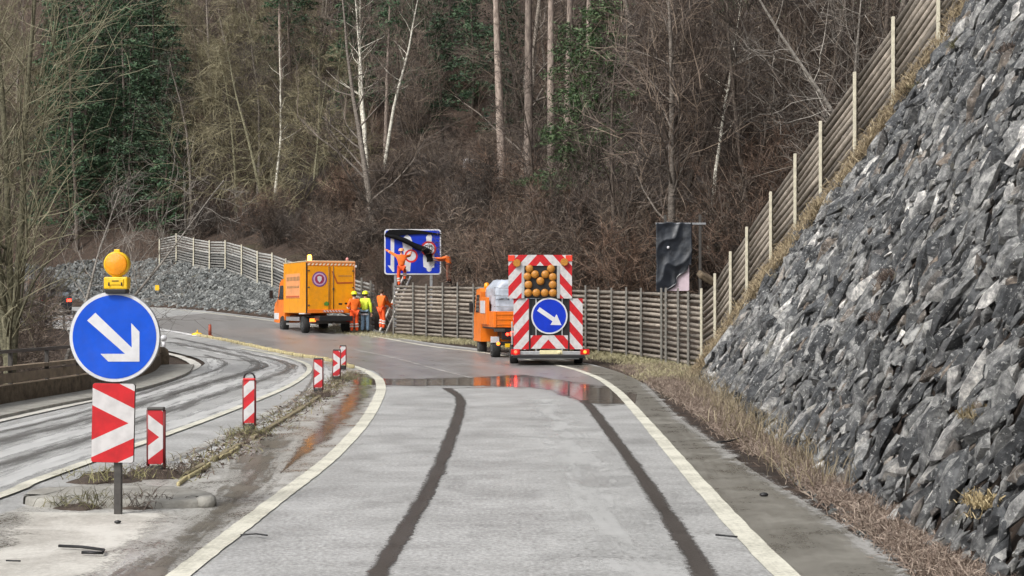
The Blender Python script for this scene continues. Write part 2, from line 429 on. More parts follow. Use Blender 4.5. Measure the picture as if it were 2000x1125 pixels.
m_line = asphalt('white_road_paint', (.26, .25, .20), (.68, .66, .56), .6, .2, thresh=(.36, .54), fine=.4)
m_line2 = asphalt('worn_road_paint', (.32, .30, .26), (.72, .70, .64), .55, .3, decal=.5, edge=.2, thresh=(.3, .6))
m_line3 = asphalt('faded_road_paint', (.24, .22, .20), (.46, .44, .42), .5, .3, decal=1.2, edge=.3, thresh=(.3, .6))
m_yline = asphalt('yellow_road_paint', (.36, .30, .10), (.74, .62, .28), .55, .3, thresh=(.3, .6))
m_slush2 = asphalt('thin_salt_film', (.34, .34, .335), (.56, .56, .55), .5, .8, decal=.9, edge=.5, thresh=(.35, .6), cscale=.6)
m_slush = asphalt('salt_slush', (.5, .5, .5), (.85, .85, .85), .5, .3, decal=.6, edge=.4, thresh=(.3, .6))

outer = [(2.78, -15), (2.78, 3)] + [P(*q) for q in [(1780, 1125), (1620, 1010), (1480, 925), (1400, 868), (1330, 818), (1290, 780), (1255, 748), (1200, 724), (1120, 705), (950, 683), (830, 668), (700, 646), (540, 623), (420, 609), (300, 599)]] + [(-33, 113), (-50, 122), (-80, 136)]
inner = [(-8.3, -15), (-8.3, 3), (-8.3, 14)] + [P(*q) for q in [(0, 832), (230, 776), (330, 738), (390, 716), (392, 703), (350, 690), (290, 677), (200, 655)]] + [(-20, 70), (-29, 84), (-44, 104), (-76, 122)]
inner = [(p[0] - (.8 if p[1] < 44 and p[0] > -11 else 0), p[1]) for p in inner]
sheet('road', inner, outer, m_road, 0.0, n=260, cols=36)
leftline = [(-2.3, -15), (-2.25, 3)] + [P(*q) for q in [(350, 1125), (530, 985), (652, 890), (715, 820), (740, 775), (744, 755), (735, 737), (700, 719), (640, 703), (560, 690), (450, 667), (385, 655)]]
rightline = [(1.93, -15), (1.93, 3)] + [P(*q) for q in [(1535, 1125), (1365, 945), (1250, 812), (1200, 760), (1150, 731), (1080, 712), (950, 690), (830, 675), (700, 652), (540, 628), (420, 613), (300, 602)]] + [(-31, 110), (-49, 119.5), (-80, 133)]
# the damp far half of our lane
sheet('road_damp_patch', [P(*q) for q in [(735, 742), (725, 728), (700, 719), (640, 703), (560, 690), (450, 667), (385, 655), (300, 640), (230, 628)]],
      [P(*q) for q in [(1215, 765), (1180, 740), (1130, 712), (1080, 705), (950, 685), (830, 669), (700, 647), (540, 624), (420, 610)]], m_wetlane, .002, n=200, cols=12)
# right shoulder
sheet('road_shoulder', [(p[0] + .06, p[1]) for p in rightline[:9]], outer[1:11], m_should, .002, n=160, cols=6)
# the median with its gravel and puddles
med_l = [(-4.6, 3), (-4.75, 9)] + [P(*q) for q in [(60, 985), (150, 945), (300, 905), (440, 845), (590, 765), (640, 735), (655, 722), (610, 706), (560, 697), (450, 673)]]
sheet('median', med_l, leftline[1:-1], m_median, .002, n=160, cols=10)
# tyre tracks of our lane
tl = [P(*q) for q in [(722, 1160), (742, 1115), (800, 1020), (850, 930), (882, 850), (898, 800), (896, 775), (872, 758)]]
tr = [P(*q) for q in [(1400, 1160), (1365, 1105), (1290, 985), (1225, 890), (1180, 830), (1148, 790), (1115, 768), (1085, 758)]]
strip('tyre_track', tl, [.24, .25, .27, .29, .30, .30, .34], m_track, .004, n=420, jit=.012, seed=3)
strip('tyre_track', tr, [.28, .27, .26, .28, .30, .32], m_track, .004, n=420, jit=.012, seed=4)
# standing water across the lane and in the median
sheet('puddle', [P(*q) for q in [(690, 738), (760, 738), (850, 737), (940, 733), (1000, 727), (1060, 733), (1120, 741), (1190, 751), (1245, 765)]],
      [P(*q) for q in [(690, 756), (760, 757), (850, 760), (940, 761), (1000, 762), (1060, 768), (1110, 790), (1170, 800), (1240, 792)]], m_pud, .006, n=120, cols=14)
sheet('puddle', [P(*q) for q in [(676, 728), (672, 760), (626, 810), (575, 870), (545, 925)]], [P(*q) for q in [(732, 732), (736, 762), (700, 815), (632, 872), (550, 925)]], m_pud2, .004, n=90, cols=14)
sheet('puddle', [P(*q) for q in [(470, 850), (440, 900), (420, 950), (330, 1040), (150, 1160)]], [P(*q) for q in [(600, 850), (575, 900), (530, 960), (450, 1040), (350, 1150)]], m_brownwet, .006, n=90, cols=14)
sheet('concrete_apron', [P(*q) for q in [(-40, 1000), (-60, 1050), (-120, 1180)]], [P(*q) for q in [(400, 1004), (330, 1050), (160, 1180)]], m_apron, .004, n=60, cols=20)
# oncoming lanes: dark wheel streaks between salt
for k, (pp, w) in enumerate([
    ([(-60, 880), (0, 862), (200, 812), (400, 752), (500, 720), (480, 700), (400, 682), (330, 668)], .9),
    ([(-60, 925), (0, 908), (200, 848), (420, 772), (560, 724), (555, 708), (470, 688), (340, 660)], .7),
    ([(-20, 850), (180, 800), (360, 742), (440, 712), (400, 693)], .35),
    ([(300, 690), (420, 700), (520, 712), (450, 735), (330, 772)], .5),
    ([(330, 905), (470, 845), (585, 775), (612, 730), (590, 712)], .18)]):
    strip('tyre_track', [P(*q) for q in pp], w, m_soft, .009 + .0015 * k, n=260, seed=20 + k)
for k, (pp, w) in enumerate([
    ([(-60, 900), (0, 886), (190, 832), (400, 765), (525, 722), (520, 708), (430, 690), (330, 668)], 1.0),
    ([(-60, 846), (0, 838), (220, 788), (350, 752), (420, 724), (410, 700)], .7),
    ([(-40, 955), (100, 905), (330, 832), (470, 785), (570, 742), (588, 722), (560, 706), (440, 682)], .9),
    ([(345, 905), (470, 855), (600, 775), (640, 735), (625, 712)], .5)]):
    strip('salt_film', [P(*q) for q in pp], w, m_slush2, .002 + .0015 * k, n=220, seed=40 + k)
# road markings
strip('lane_marking', leftline[1:-2], [.17, .17, .18, .20, .22, .22, .20], m_line, .009, n=260, jit=.006, seed=5)
strip('lane_marking', rightline[1:-1], [.18, .18, .19, .20, .22, .24, .24], m_line, .009, n=420, jit=.006, seed=6)
strip('lane_marking', [(-5.1, 3)] + [P(*q) for q in [(-40, 985), (60, 945), (170, 905), (330, 848), (450, 803), (560, 757), (600, 730), (603, 716), (585, 706), (540, 694), (470, 681)]], .15, m_line, .018, n=200, jit=.004, seed=7)
strip('lane_marking', [(-8.0, 12)] + [P(*q) for q in [(0, 822), (230, 770), (320, 740), (372, 722), (380, 711), (350, 697), (310, 688)]], [.35, .35, .4, .5, .45, .4, .3], m_line2, .020, n=160, jit=.01, seed=8)
strip('lane_marking', [P(*q) for q in [(920, 738), (870, 726), (800, 707), (740, 693), (690, 683)]], .14, m_line3, .009, n=80, seed=9)
strip('lane_marking', [P(*q) for q in [(385, 657), (330, 647), (260, 638), (150, 622)]], .4, m_slush, .018, n=60, seed=12)

strip('salt_film', [(p[0] - .04, p[1]) for p in outer[1:9]], [.2, .22, .26, .22, .3], asphalt('edge_crust', (.25, .24, .22), (.46, .45, .43), .7, .2, decal=1.8, edge=.7, thresh=(.35, .6), cscale=.3, fine=.5, u1=.7), .005, n=420, seed=51, jit=.05)
strip('salt_film', [P(*q) for q in [(1335, 1180), (1180, 1000), (1110, 860), (1060, 780)]], .9, asphalt('faint_salt', (.38, .38, .37), (.60, .60, .59), .65, .5, decal=1.7, edge=.6, thresh=(.35, .6), cscale=.5, u1=.6), .002, n=120, seed=52)
# ---------------------------------------------------------------- stone facings
def hull_stone(rnd, npt=14, sharp=.35):
    bm = bmesh.new()
    for _ in range(npt):
        v = Vector((rnd.gauss(0, 1), rnd.gauss(0, 1), rnd.gauss(0, 1))).normalized() * rnd.uniform(1 - sharp, 1)
        bm.verts.new(v)
    r = bmesh.ops.convex_hull(bm, input=bm.verts[:])
    for v in [v for v in bm.verts if not v.link_faces]: bm.verts.remove(v)
    bmesh.ops.recalc_face_normals(bm, faces=bm.faces[:])
    V = np.array([v.co[:] for v in bm.verts]); bm.verts.index_update()
    F = [[v.index for v in f.verts] for f in bm.faces]; bm.free(); return V, F
_r = random.Random(5); STONES = [hull_stone(_r, _r.choice([11, 13, 16, 19])) for _ in range(24)]
def stone_material(name, tones, flecks):
    m, n, l, b = nt(name)
    geo = n.new('ShaderNodeNewGeometry')
    r = ramp(n, tones)
    l.new(geo.outputs['Random Per Island'], r.inputs[0])
    def noi(s, d=8, ro=.7, sc=(1, 1, 1)):
        mp = n.new('ShaderNodeMapping'); mp.inputs['Scale'].default_value = sc; l.new(geo.outputs['Position'], mp.inputs[0])
        k = n.new('ShaderNodeTexNoise'); k.inputs['Scale'].default_value = s; k.inputs['Detail'].default_value = d; k.inputs['Roughness'].default_value = ro
        l.new(mp.outputs[0], k.inputs['Vector']); return k.outputs[0]
    a = ramp(n, [(.34, (.38, .38, .39)), (.48, (.95, .95, .95)), (.62, (2.2, 2.17, 2.1))]); l.new(noi(9), a.inputs[0])
    x = n.new('ShaderNodeMixRGB'); x.blend_type = 'MULTIPLY'; x.inputs[0].default_value = 1; l.new(r.outputs[0], x.inputs[1]); l.new(a.outputs[0], x.inputs[2])
    c = ramp(n, [(.6, g3(0)), (.72, g3(.8))]); l.new(noi(1.6, 6), c.inputs[0])
    y = n.new('ShaderNodeMixRGB'); y.inputs[2].default_value = (.115, .10, .055, 1); l.new(c.outputs[0], y.inputs[0]); l.new(x.outputs[0], y.inputs[1])
    c2 = ramp(n, [(.58, g3(0)), (.64, g3(flecks))]); l.new(noi(22, 5), c2.inputs[0])
    z = n.new('ShaderNodeMixRGB'); z.inputs[2].default_value = (.55, .55, .53, 1); l.new(c2.outputs[0], z.inputs[0]); l.new(y.outputs[0], z.inputs[1])
    l.new(z.outputs[0], b.inputs['Base Color']); b.inputs['Roughness'].default_value = .55
    bp = n.new('ShaderNodeBump'); bp.inputs['Strength'].default_value = 1; bp.inputs['Distance'].default_value = .05; l.new(noi(14, 9, .8), bp.inputs['Height']); l.new(bp.outputs[0], b.inputs['Normal'])
    return m
m_stone = stone_material('slate_stone', [(0, (.035, .037, .04)), (.25, (.075, .079, .084)), (.5, (.128, .13, .13)), (.70, (.195, .197, .196)), (.82, (.27, .27, .265)), (.88, (.16, .13, .105)), (.92, (.07, .073, .077)), (.97, (.48, .47, .455))], .8)
m_stone2 = stone_material('grey_rubble', [(0, (.05, .054, .054)), (.5, (.10, .106, .104)), (.85, (.15, .158, .155)), (1, (.22, .225, .22))], .08)
def stones_mesh(name, items, seed):
    rnd = random.Random(seed); VV = []; FF = []; k = 0
    for (p, sx, sy, sz, e) in items:
        V, F = rnd.choice(STONES)
        A = np.array((Euler(e).to_matrix() @ Matrix.Diagonal((sx, sy, sz)))[:])
        q = Euler((rnd.uniform(0, 6), rnd.uniform(0, 6), rnd.uniform(0, 6))).to_matrix()
        W_ = V @ np.array(q).T @ A.T + np.array(p)
        VV.append(W_); FF += [[i + k for i in f] for f in F]; k += len(V)
    return raw_mesh(name, np.concatenate(VV).tolist(), FF)
rnd = random.Random(11); items = []
y = 7.0
while y < 40.6:
    cr = float(crest(np.array([y])))
    sp = .115 + .0030 * (y - 7)
    hmax = min(cr + .25, max(1.0, (y / 2.9 - 3.0) * 1.75 + .6), 2.6 + .24 * y)
    s = -.15
    while s < hmax * 1.16:
        h = s * .862; yy = y + rnd.uniform(-.6, .6) * sp
        xf = float(np.interp(yy, FT[:60, 1], FT[:60, 0]))
        big = rnd.random() ** 6
        w = sp * (.38 + .34 * rnd.random() + 1.2 * big)
        rot = Euler((rnd.gauss(.30, .25), R(-59) + R(90) + rnd.gauss(-.03, .17), rnd.gauss(0, .3)))
        items.append(((xf + h / 1.7 + rnd.uniform(-.07, .06) - .02 - .05 * big, yy, G(yy) + h), w * .55, w * rnd.uniform(.6, 1.0), w * rnd.uniform(1.1, 2.1), rot))
        s += sp * rnd.uniform(.75, 1.25) * 1.15
    y += sp * rnd.uniform(.8, 1.0)
print('wall stones', len(items))
o = link('stone_embankment', stones_mesh('stone_embankment', items, 2), m_stone)
gr = []
for _ in range(2600):
    y = rnd.uniform(6, 44) if rnd.random() < .5 else rnd.uniform(6, 18); xf = float(np.interp(y, FT[:60, 1], FT[:60, 0])); xo = float(np.interp(y, [3, 10, 20, 30, 40, 47], [2.75, 2.7, 3.1, 3.4, 3.4, 3.3]))
    s_ = rnd.uniform(.008, .03) if rnd.random() < .93 else rnd.uniform(.03, .07); gr.append(((rnd.uniform(xo, xf + .1), y, G(y) - .035), s_ * 1.3, s_, s_ * .8, Euler((rnd.uniform(0, 6), 0, rnd.uniform(0, 6)))))
tag(link('gravel', stones_mesh('gravel', gr, 5), m_stone2), 'loose gravel between the right shoulder and the stone bank', 'gravel', kind='stuff')
tag(o, 'steep bank faced with jagged blue-grey stones at the right edge of the road', 'stone bank')
# lower bank on the far outside of the bend, with the fence along its top
rnd = random.Random(12); items = []
ff = [Vector((p.x, p.y, 0)) for p in FOOT]
ffr = resample([p for p in ff if p.y > 66 and p.y < 142], 700)
for i in range(len(ffr) - 1):
    p = ffr[i]; d = (ffr[i+1] - p).normalized(); nn = Vector((d.y, -d.x, 0))
    if nn.y < 0: nn = -nn
    bh = float(bank(np.array([p.x]))); L = bh * 1.6
    s = rnd.uniform(0, .3)
    while s < L:
        q = p + nn * (s * .8) + d * rnd.uniform(-.15, .15)
        w = rnd.uniform(.13, .27)
        items.append(((q.x, q.y, gz(q.x, q.y) + .03), w * rnd.uniform(1, 1.6), w, w * rnd.uniform(.6, 1.0), Euler((rnd.uniform(0, 6), rnd.uniform(-.5, .5), rnd.uniform(0, 6)))))
        s += rnd.uniform(.22, .42)
print('far stones', len(items))
o = link('stone_embankment', stones_mesh('stone_embankment', items, 3), m_stone2)
tag(o, 'low bank of small grey stones below the fence, behind the blue arrow sign', 'stone bank')

# ---------------------------------------------------------------- log fences
m_log = M('weathered_log', (.235, .205, .17), .8, .35, 5, .6, 45, island=.42)
m_logd = M('grey_log', (.24, .235, .22), .8, .4, 5, .6, 45, island=.5)
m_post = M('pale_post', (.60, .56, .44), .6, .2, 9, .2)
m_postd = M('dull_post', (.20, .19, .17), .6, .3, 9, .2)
def ray_hit(line, col):
    k = (col - 1000) / FP
    for a, b in zip(line, line[1:]):
        fa, fb = a.x - k * a.y, b.x - k * b.y
        if fa * fb <= 0 and fa != fb:
            return a.lerp(b, fa / (fa - fb))
    return None
def fence(name, label, line, cols, H, nlog, mlog, mpost, rlog=.052, pw=.06, base=None, group=None, pcol=None):
    root = thing(name, label, 'fence', line[0], group=group)
    rnd = random.Random(len(cols)); P3 = [ray_hit(line, c) for c in cols]; P3 = [p for p in P3 if p is not None]
    o0 = Vector(root.location)
    for i, p in enumerate(P3):
        hh = H + rnd.uniform(-.03, .08) + .1
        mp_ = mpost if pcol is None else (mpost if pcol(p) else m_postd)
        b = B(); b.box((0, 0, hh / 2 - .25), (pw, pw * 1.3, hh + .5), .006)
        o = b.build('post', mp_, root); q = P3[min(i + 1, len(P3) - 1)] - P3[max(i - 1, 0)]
        nn = Vector((q.y, -q.x, 0)).normalized(); nn = nn if nn.y < 0 or abs(nn.y) < .2 else -nn
        if nn.dot(Vector((-p.x, -p.y, 0))) < 0: nn = -nn
        o.location = p - o0 + nn * (rlog + pw * .6)
        if i + 1 < len(P3):
            a, c = p, P3[i+1]; b = B(); d = (c - a)
            for k in range(nlog):
                z = (k + .6) * H / nlog; r = rlog * rnd.uniform(.85, 1.08)
                j = lambda: Vector((rnd.uniform(-.012, .012), rnd.uniform(-.02, .02), rnd.uniform(-.018, .018)))
                p0, p1 = a + Vector((0, 0, z)) + j() + d.normalized() * .01, c + Vector((0, 0, z)) + j() - d.normalized() * .01
                b.tube([p0 - o0, (p0 + p1) / 2 - o0 + j() * .7, p1 - o0], [r, r * rnd.uniform(.93, 1.05), r * .95], 8)
            b.build('log_panel', mlog, root)
            if base:
                b = B(); m_ = (a + c) / 2 - o0; ang = math.atan2(d.y, d.x); pit = math.atan2(d.z, math.hypot(d.x, d.y))
                b.box((m_.x, m_.y, m_.z - base / 2 + .1) , (d.length, .1, base), .01, Euler((0, -pit, ang)))
                b.build('base_board', m_conc, root)
    return root
def wall_line(y): return Vector((float(np.interp(y, FT[:60, 1], FT[:60, 0])) + float(crest(np.array([y]))) / 1.7 + .2, y, G(y) + float(crest(np.array([y])))))
mainline = [Vector((x, y, G(y) + .02)) for x, y in [(-7.2, 68.6), (-5.6, 66.4), (-4.3, 64.9), (-1.2, 60.5), (1.0, 56.8), (2.9, 53.3), (4.2, 50), (4.95, 46.9), (5.3, 44.6), (5.5, 42.6), (5.55, 41.5)]]
wl = [wall_line(y) for y in (40.2, 39, 37, 34, 31, 28.3, 26, 24)]
line_all = mainline + wl
cols = [772, 810, 836, 868, 897, 928, 958, 990, 1022, 1055, 1087, 1118, 1148, 1173, 1199, 1228, 1257, 1297, 1306, 1330, 1350, 1376, 1403, 1433, 1465, 1512, 1560, 1610, 1677, 1752, 1840, 1945]
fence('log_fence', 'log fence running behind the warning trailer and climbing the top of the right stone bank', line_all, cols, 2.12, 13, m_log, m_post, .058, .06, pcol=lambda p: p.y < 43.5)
farline = []
for x, y in [(-33, 118.6), (-26.5, 112.5), (-20, 103.4), (-14.6, 92.8), (-10.2, 81.3), (-7.3, 72.3), (-5.9, 68.4)]:
    # set the fence on the top of the bank
    d = Vector((0, 0, 0)); farline.append(Vector((x, y, 0)))
far2 = []
for p in resample(farline, 30):
    bh = float(bank(np.array([p.x])));
    q = Vector((p.x - 0, p.y + bh * .9, 0)); q.x += bh * .25
    q.z = gz(q.x, q.y) ; far2.append(q)
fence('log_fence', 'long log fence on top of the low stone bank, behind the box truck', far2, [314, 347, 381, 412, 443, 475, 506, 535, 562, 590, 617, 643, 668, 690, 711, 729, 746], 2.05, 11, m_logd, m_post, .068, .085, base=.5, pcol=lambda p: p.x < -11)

# ---------------------------------------------------------------- parapet and railings on the left
m_plank = M('stained_plank', (.19, .145, .10), .75, .4, 4, .5, 30)
m_wallc = M('stained_concrete', (.075, .052, .03), .85, .4, 5, .7, 20, col2=(.19, .145, .095))
root = thing('bridge_parapet', 'brown stained concrete parapet with plank and steel rails, left edge of the photo', 'parapet', (-9.6, 27, 0))
o0 = Vector(root.location)
pl = resample(smooth([(-9.05, 8), (-9.05, 18), (-9.15, 27), (-8.95, 33), (-9.5, 40), (-10.35, 45.2)], 8), 60)
def pathbox(b, pts, off, z0, z1, th):
    """a wall-like run along a path"""
    rows = []
    for i, p in enumerate(pts):
        d = (pts[min(i+1, len(pts)-1)] - pts[max(i-1, 0)]).normalized(); nn = Vector((-d.y, d.x, 0))
        a = p + nn * off; z = G(p.y)
        rows.append([b.bm.verts.new(Vector((q.x, q.y, z + zz)) - o0) for q, zz in ((a + nn*th/2, z0), (a + nn*th/2, z1), (a - nn*th/2, z1), (a - nn*th/2, z0))])
    for r0, r1 in zip(rows, rows[1:]):
        for k in range(4): b.bm.faces.new((r0[k], r0[(k+1) % 4], r1[(k+1) % 4], r1[k]))
    b.bm.faces.new(rows[0]); b.bm.faces.new(rows[-1][::-1])
b = B(); pathbox(b, pl, .1, -.2, .38, .28); b.build('parapet_wall', m_wallc, root)
b = B(); pathbox(b, pl, -.5, -.1, .07, .95); b.build('kerb', m_conc, root)
for i in range(0, 58, 6):
    seg = pl[i:i+7]; seg = [seg[0].lerp(seg[1], .15)] + seg[1:-1] + [seg[-2].lerp(seg[-1], .85)]
    b = B(); pathbox(b, seg, .0, .43, .60, .07); b.build('plank', m_plank, root)
b = B(); pathbox(b, pl, .1, .65, .72, .22); b.build('cap_rail', m_plank, root)
b = B(); pathbox(b, pl, .1, .96, 1.02, .08); b.build('handrail', m_darksteel, root)
for i in range(2, 60, 3):
    p = pl[i]; b = B(); b.box((p.x - o0.x - .1, p.y - o0.y, G(p.y) + .7 - o0.z), (.07, .07, .62)); b.build('railing_post', m_darksteel, root)
p = pl[-1]; b = B(); b.lathe([(.32, -.2), (.34, .3), (.30, .5), (.18, .58)], (p.x - o0.x - .1, p.y - o0.y + .1, G(p.y)), n=20); b.build('end_block', m_wallc, root)
root = thing('steel_railing', 'small dark steel railing at the far left, below the dark car', 'railing', (0, 0, 0))
rl = resample(smooth([(-14.6, 58.5), (-19.3, 68.2), (-22, 72.5), (-26, 77)], 8), 24)
for i, p in enumerate(rl):
    if i % 2 == 0:
        b = B(); b.box((p.x, p.y, G(p.y) + .45), (.09, .09, 1.0)); b.build('railing_post', m_darksteel, root)
for z in (.92, .5):
    b = B(); b.tube([Vector((p.x, p.y, G(p.y) + z)) for p in rl], .035, 6); b.build('rail', m_darksteel, root)
for i, p in enumerate(rl[:-1]):
    if i % 2: continue
    b = B(); b.box((p.x + .5, p.y - .1, G(p.y) + .1), (.55, .4, .2), .04)
    o = b.build('kerb_stone', M('whitewashed_kerb', (.6, .6, .58), .8, .2, 5) if i == 0 else bpy.data.materials['whitewashed_kerb'])
    tag(o, 'pale kerb stone in the row below the small steel railing', 'kerb stone', 'pale kerb stones below the steel railing')

# ---------------------------------------------------------------- trees
def ringtube(V, F, pts, rad, n):
    k0 = len(V); a = None
    for i, p in enumerate(pts):
        d = (pts[min(i+1, len(pts)-1)] - pts[max(i-1, 0)]).normalized()
        if a is None: a = d.cross(Vector((.3, .9, .1))).normalized()
        a = (a - d * a.dot(d)); a = a.normalized() if a.length > 1e-6 else d.orthogonal().normalized()
        b = d.cross(a)
        for k in range(n):
            t = 2 * math.pi * k / n; V.append(p + (a * math.cos(t) + b * math.sin(t)) * rad[i])
    for i in range(len(pts) - 1):
        for k in range(n):
            F.append((k0 + i*n + k, k0 + i*n + (k+1) % n, k0 + (i+1)*n + (k+1) % n, k0 + (i+1)*n + k))
def limb(rnd, p, d, L, nseg, wob, lift=0):
    pts = [p]; d = d.normalized()
    for i in range(nseg):
        d = (d + Vector((rnd.gauss(0, wob), rnd.gauss(0, wob), rnd.gauss(0, wob) + lift))).normalized()
        pts.append(pts[-1] + d * (L / nseg))
    return pts
def along(pts, t):
    x = t * (len(pts) - 1); i = min(int(x), len(pts) - 2); return pts[i].lerp(pts[i+1], x - i), (pts[i+1] - pts[i]).normalized()
def side(rnd, d, ang):
    o = d.orthogonal().normalized(); o.rotate(Matrix.Rotation(rnd.uniform(0, 6.283), 3, d)); return (d * math.cos(ang) + o * math.sin(ang)).normalized()
def bare_tree(seed, H=13, r=.16, n1=22, n2=8, n3=7, t0=.15, ang=(35, 65), lift=.05, lean=.06, stems=1, tw=.009, sp=.36, wob=.06, droop=0):
    rnd = random.Random(seed); V1, F1, V2, F2 = [], [], [], []
    for s in range(stems):
        d0 = Vector((rnd.gauss(0, lean + .05 * (stems > 1)), rnd.gauss(0, lean + .05 * (stems > 1)), 1))
        Hs = H * rnd.uniform(.8, 1) if s else H
        tr = limb(rnd, Vector((rnd.uniform(-.2, .2) * (stems > 1), rnd.uniform(-.2, .2) * (stems > 1), -.3)), d0, Hs, 12, .035)
        ringtube(V1, F1, tr, [max(.02, r * (1 - .85 * (i / 12)) * (1.25 if i == 0 else 1)) for i in range(13)], 7)
        for i in range(n1):
            t = t0 + (1 - t0) * (i + rnd.random()) / n1; t = min(t, .98)
            p, d = along(tr, t); L1 = Hs * sp * (1.12 - t) * rnd.uniform(.55, 1.2) + .5
            b1 = limb(rnd, p, side(rnd, d, R(rnd.uniform(*ang))), L1, 6, wob * 1.6, lift)
            rr = max(.016, r * .38 * (1.1 - t)); ringtube(V1, F1, b1, [rr * (1 - .75 * k / 6) for k in range(7)], 4)
            for j in range(n2):
                p2, d2 = along(b1, .15 + .85 * (j + rnd.random()) / n2 if j < n2 - 1 else .99)
                L2 = L1 * rnd.uniform(.25, .5) + .25
                b2 = limb(rnd, p2, side(rnd, d2, R(rnd.uniform(25, 60))), L2, 4, wob * 2.2, lift * .6 - droop)
                ringtube(V2, F2, b2, [max(tw * .8, rr * .38 * (1 - .6 * k / 4)) for k in range(5)], 3)
                for q in range(n3):
                    p3, d3 = along(b2, .1 + .9 * (q + rnd.random()) / n3 if q < n3 - 1 else .97)
                    b3 = limb(rnd, p3, side(rnd, d3, R(rnd.uniform(20, 60))), L2 * rnd.uniform(.35, .75), 2, wob * 2.5, lift * .4 - droop)
                    ringtube(V2, F2, b3, [tw, tw * .75, tw * .4], 3)
    return raw_mesh('tree_trunk', V1, F1, smooth=True), raw_mesh('tree_crown', V2, F2)
def needle_tree(seed, H=16, r=.16, t0=.12, nb=46, spread=.24, per=46, size=.13, droop=-.05, flat=.4):
    rnd = random.Random(seed); V1, F1, V2, F2 = [], [], [], []
    tr = limb(rnd, Vector((0, 0, -.3)), Vector((rnd.gauss(0, .02), rnd.gauss(0, .02), 1)), H, 10, .015)
    ringtube(V1, F1, tr, [max(.02, r * (1 - .85 * i / 10)) for i in range(11)], 7)
    for i in range(nb):
        t = t0 + (.99 - t0) * (i + rnd.random()) / nb; p, d = along(tr, t)
        L = H * spread * (1.06 - t) ** .8 * rnd.uniform(.55, 1.15) + .25
        a = rnd.uniform(0, 6.283); dd = Vector((math.cos(a), math.sin(a), rnd.uniform(-.15, .35)))
        b1 = limb(rnd, p, dd, L, 5, .09, droop); ringtube(V1, F1, b1, [.03 * (1 - .14 * k) for k in range(6)], 3)
        for k in range(int(per * (.4 + L / (H * spread)))):
            q, d2 = along(b1, rnd.random() ** .7); w = (1 - (q - p).length / (L + .01)) * .35 + .12
            c = q + Vector((rnd.gauss(0, w), rnd.gauss(0, w), rnd.gauss(-.12, w * flat)))
            u = Vector((rnd.gauss(0, 1), rnd.gauss(0, 1), rnd.gauss(0, .6))).normalized() * size * rnd.uniform(.6, 1.5)
            v = u.cross(Vector((rnd.gauss(0, 1), rnd.gauss(0, 1), rnd.gauss(0, 1)))).normalized() * size * rnd.uniform(.16, .4)
            k0 = len(V2); V2 += [c - u, c + v, c + u, c - v]; F2.append((k0, k0+1, k0+2, k0+3))
    return raw_mesh('tree_trunk', V1, F1, smooth=True), raw_mesh('tree_crown', V2, F2)
def foliage(name, cols, rough=.7):
    m, n, l, b = nt(name); oi = n.new('ShaderNodeObjectInfo'); g = n.new('ShaderNodeNewGeometry')
    r = ramp(n, [(i / (len(cols) - 1), c) for i, c in enumerate(cols)]); l.new(g.outputs['Random Per Island'], r.inputs[0])
    mr = n.new('ShaderNodeMapRange'); mr.inputs['To Min'].default_value = .65; mr.inputs['To Max'].default_value = 1.4; l.new(oi.outputs['Random'], mr.inputs[0])
    h = n.new('ShaderNodeHueSaturation'); l.new(mr.outputs[0], h.inputs['Value']); l.new(r.outputs[0], h.inputs['Color'])
    l.new(h.outputs[0], b.inputs['Base Color']); b.inputs['Roughness'].default_value = rough; return m
def bark(name, c1, c2, vert=False, scale=7):
    m, n, l, b = nt(name); tc = n.new('ShaderNodeTexCoord'); mp = n.new('ShaderNodeMapping'); mp.inputs['Scale'].default_value = (1, 1, .35 if vert else 2)
    l.new(tc.outputs['Object'], mp.inputs[0]); no = n.new('ShaderNodeTexNoise'); no.inputs['Scale'].default_value = scale; no.inputs['Detail'].default_value = 8; no.inputs['Roughness'].default_value = .7
    l.new(mp.outputs[0], no.inputs['Vector']); r = ramp(n, [(.35, c1), (.62, c2)]); l.new(no.outputs[0], r.inputs[0])
    oi = n.new('ShaderNodeObjectInfo'); mr = n.new('ShaderNodeMapRange'); mr.inputs['To Min'].default_value = .7; mr.inputs['To Max'].default_value = 1.3; l.new(oi.outputs['Random'], mr.inputs[0])
    h = n.new('ShaderNodeHueSaturation'); l.new(mr.outputs[0], h.inputs['Value']); l.new(r.outputs[0], h.inputs['Color']); l.new(h.outputs[0], b.inputs['Base Color'])
    b.inputs['Roughness'].default_value = .9; bp = n.new('ShaderNodeBump'); bp.inputs['Distance'].default_value = .03; l.new(no.outputs[0], bp.inputs['Height']); l.new(bp.outputs[0], b.inputs['Normal']); return m
mb_brown = bark('brown_bark', (.035, .027, .022), (.12, .095, .075)); mb_twig = foliage('brown_twigs', [(.03, .022, .018), (.065, .047, .037), (.12, .088, .066), (.23, .18, .135)])
mb_midb = bark('mid_bark', (.08, .065, .052), (.27, .235, .20)); mb_twig2 = foliage('dark_twigs', [(.018, .014, .012), (.04, .03, .025), (.075, .058, .046), (.16, .13, .105)]); mb_russet = foliage('russet_twigs', [(.035, .020, .014), (.075, .045, .03), (.13, .08, .055), (.22, .15, .105)])
mb_olive = foliage('mossy_twigs', [(.07, .062, .032), (.13, .112, .06), (.20, .175, .10), (.32, .285, .18)])
mb_mossb = bark('mossy_bark', (.085, .08, .05), (.30, .28, .18)); mb_grey = foliage('pale_twigs', [(.07, .06, .05), (.14, .12, .10), (.30, .27, .235)])
mb_grol = foliage('grey_olive_twigs', [(.12, .11, .06), (.22, .20, .12), (.36, .33, .22)]); mb_greyb = bark('pale_grey_bark', (.12, .105, .09), (.36, .33, .29)); mb_birch = bark('birch_bark', (.30, .27, .21), (.88, .85, .74), scale=3)
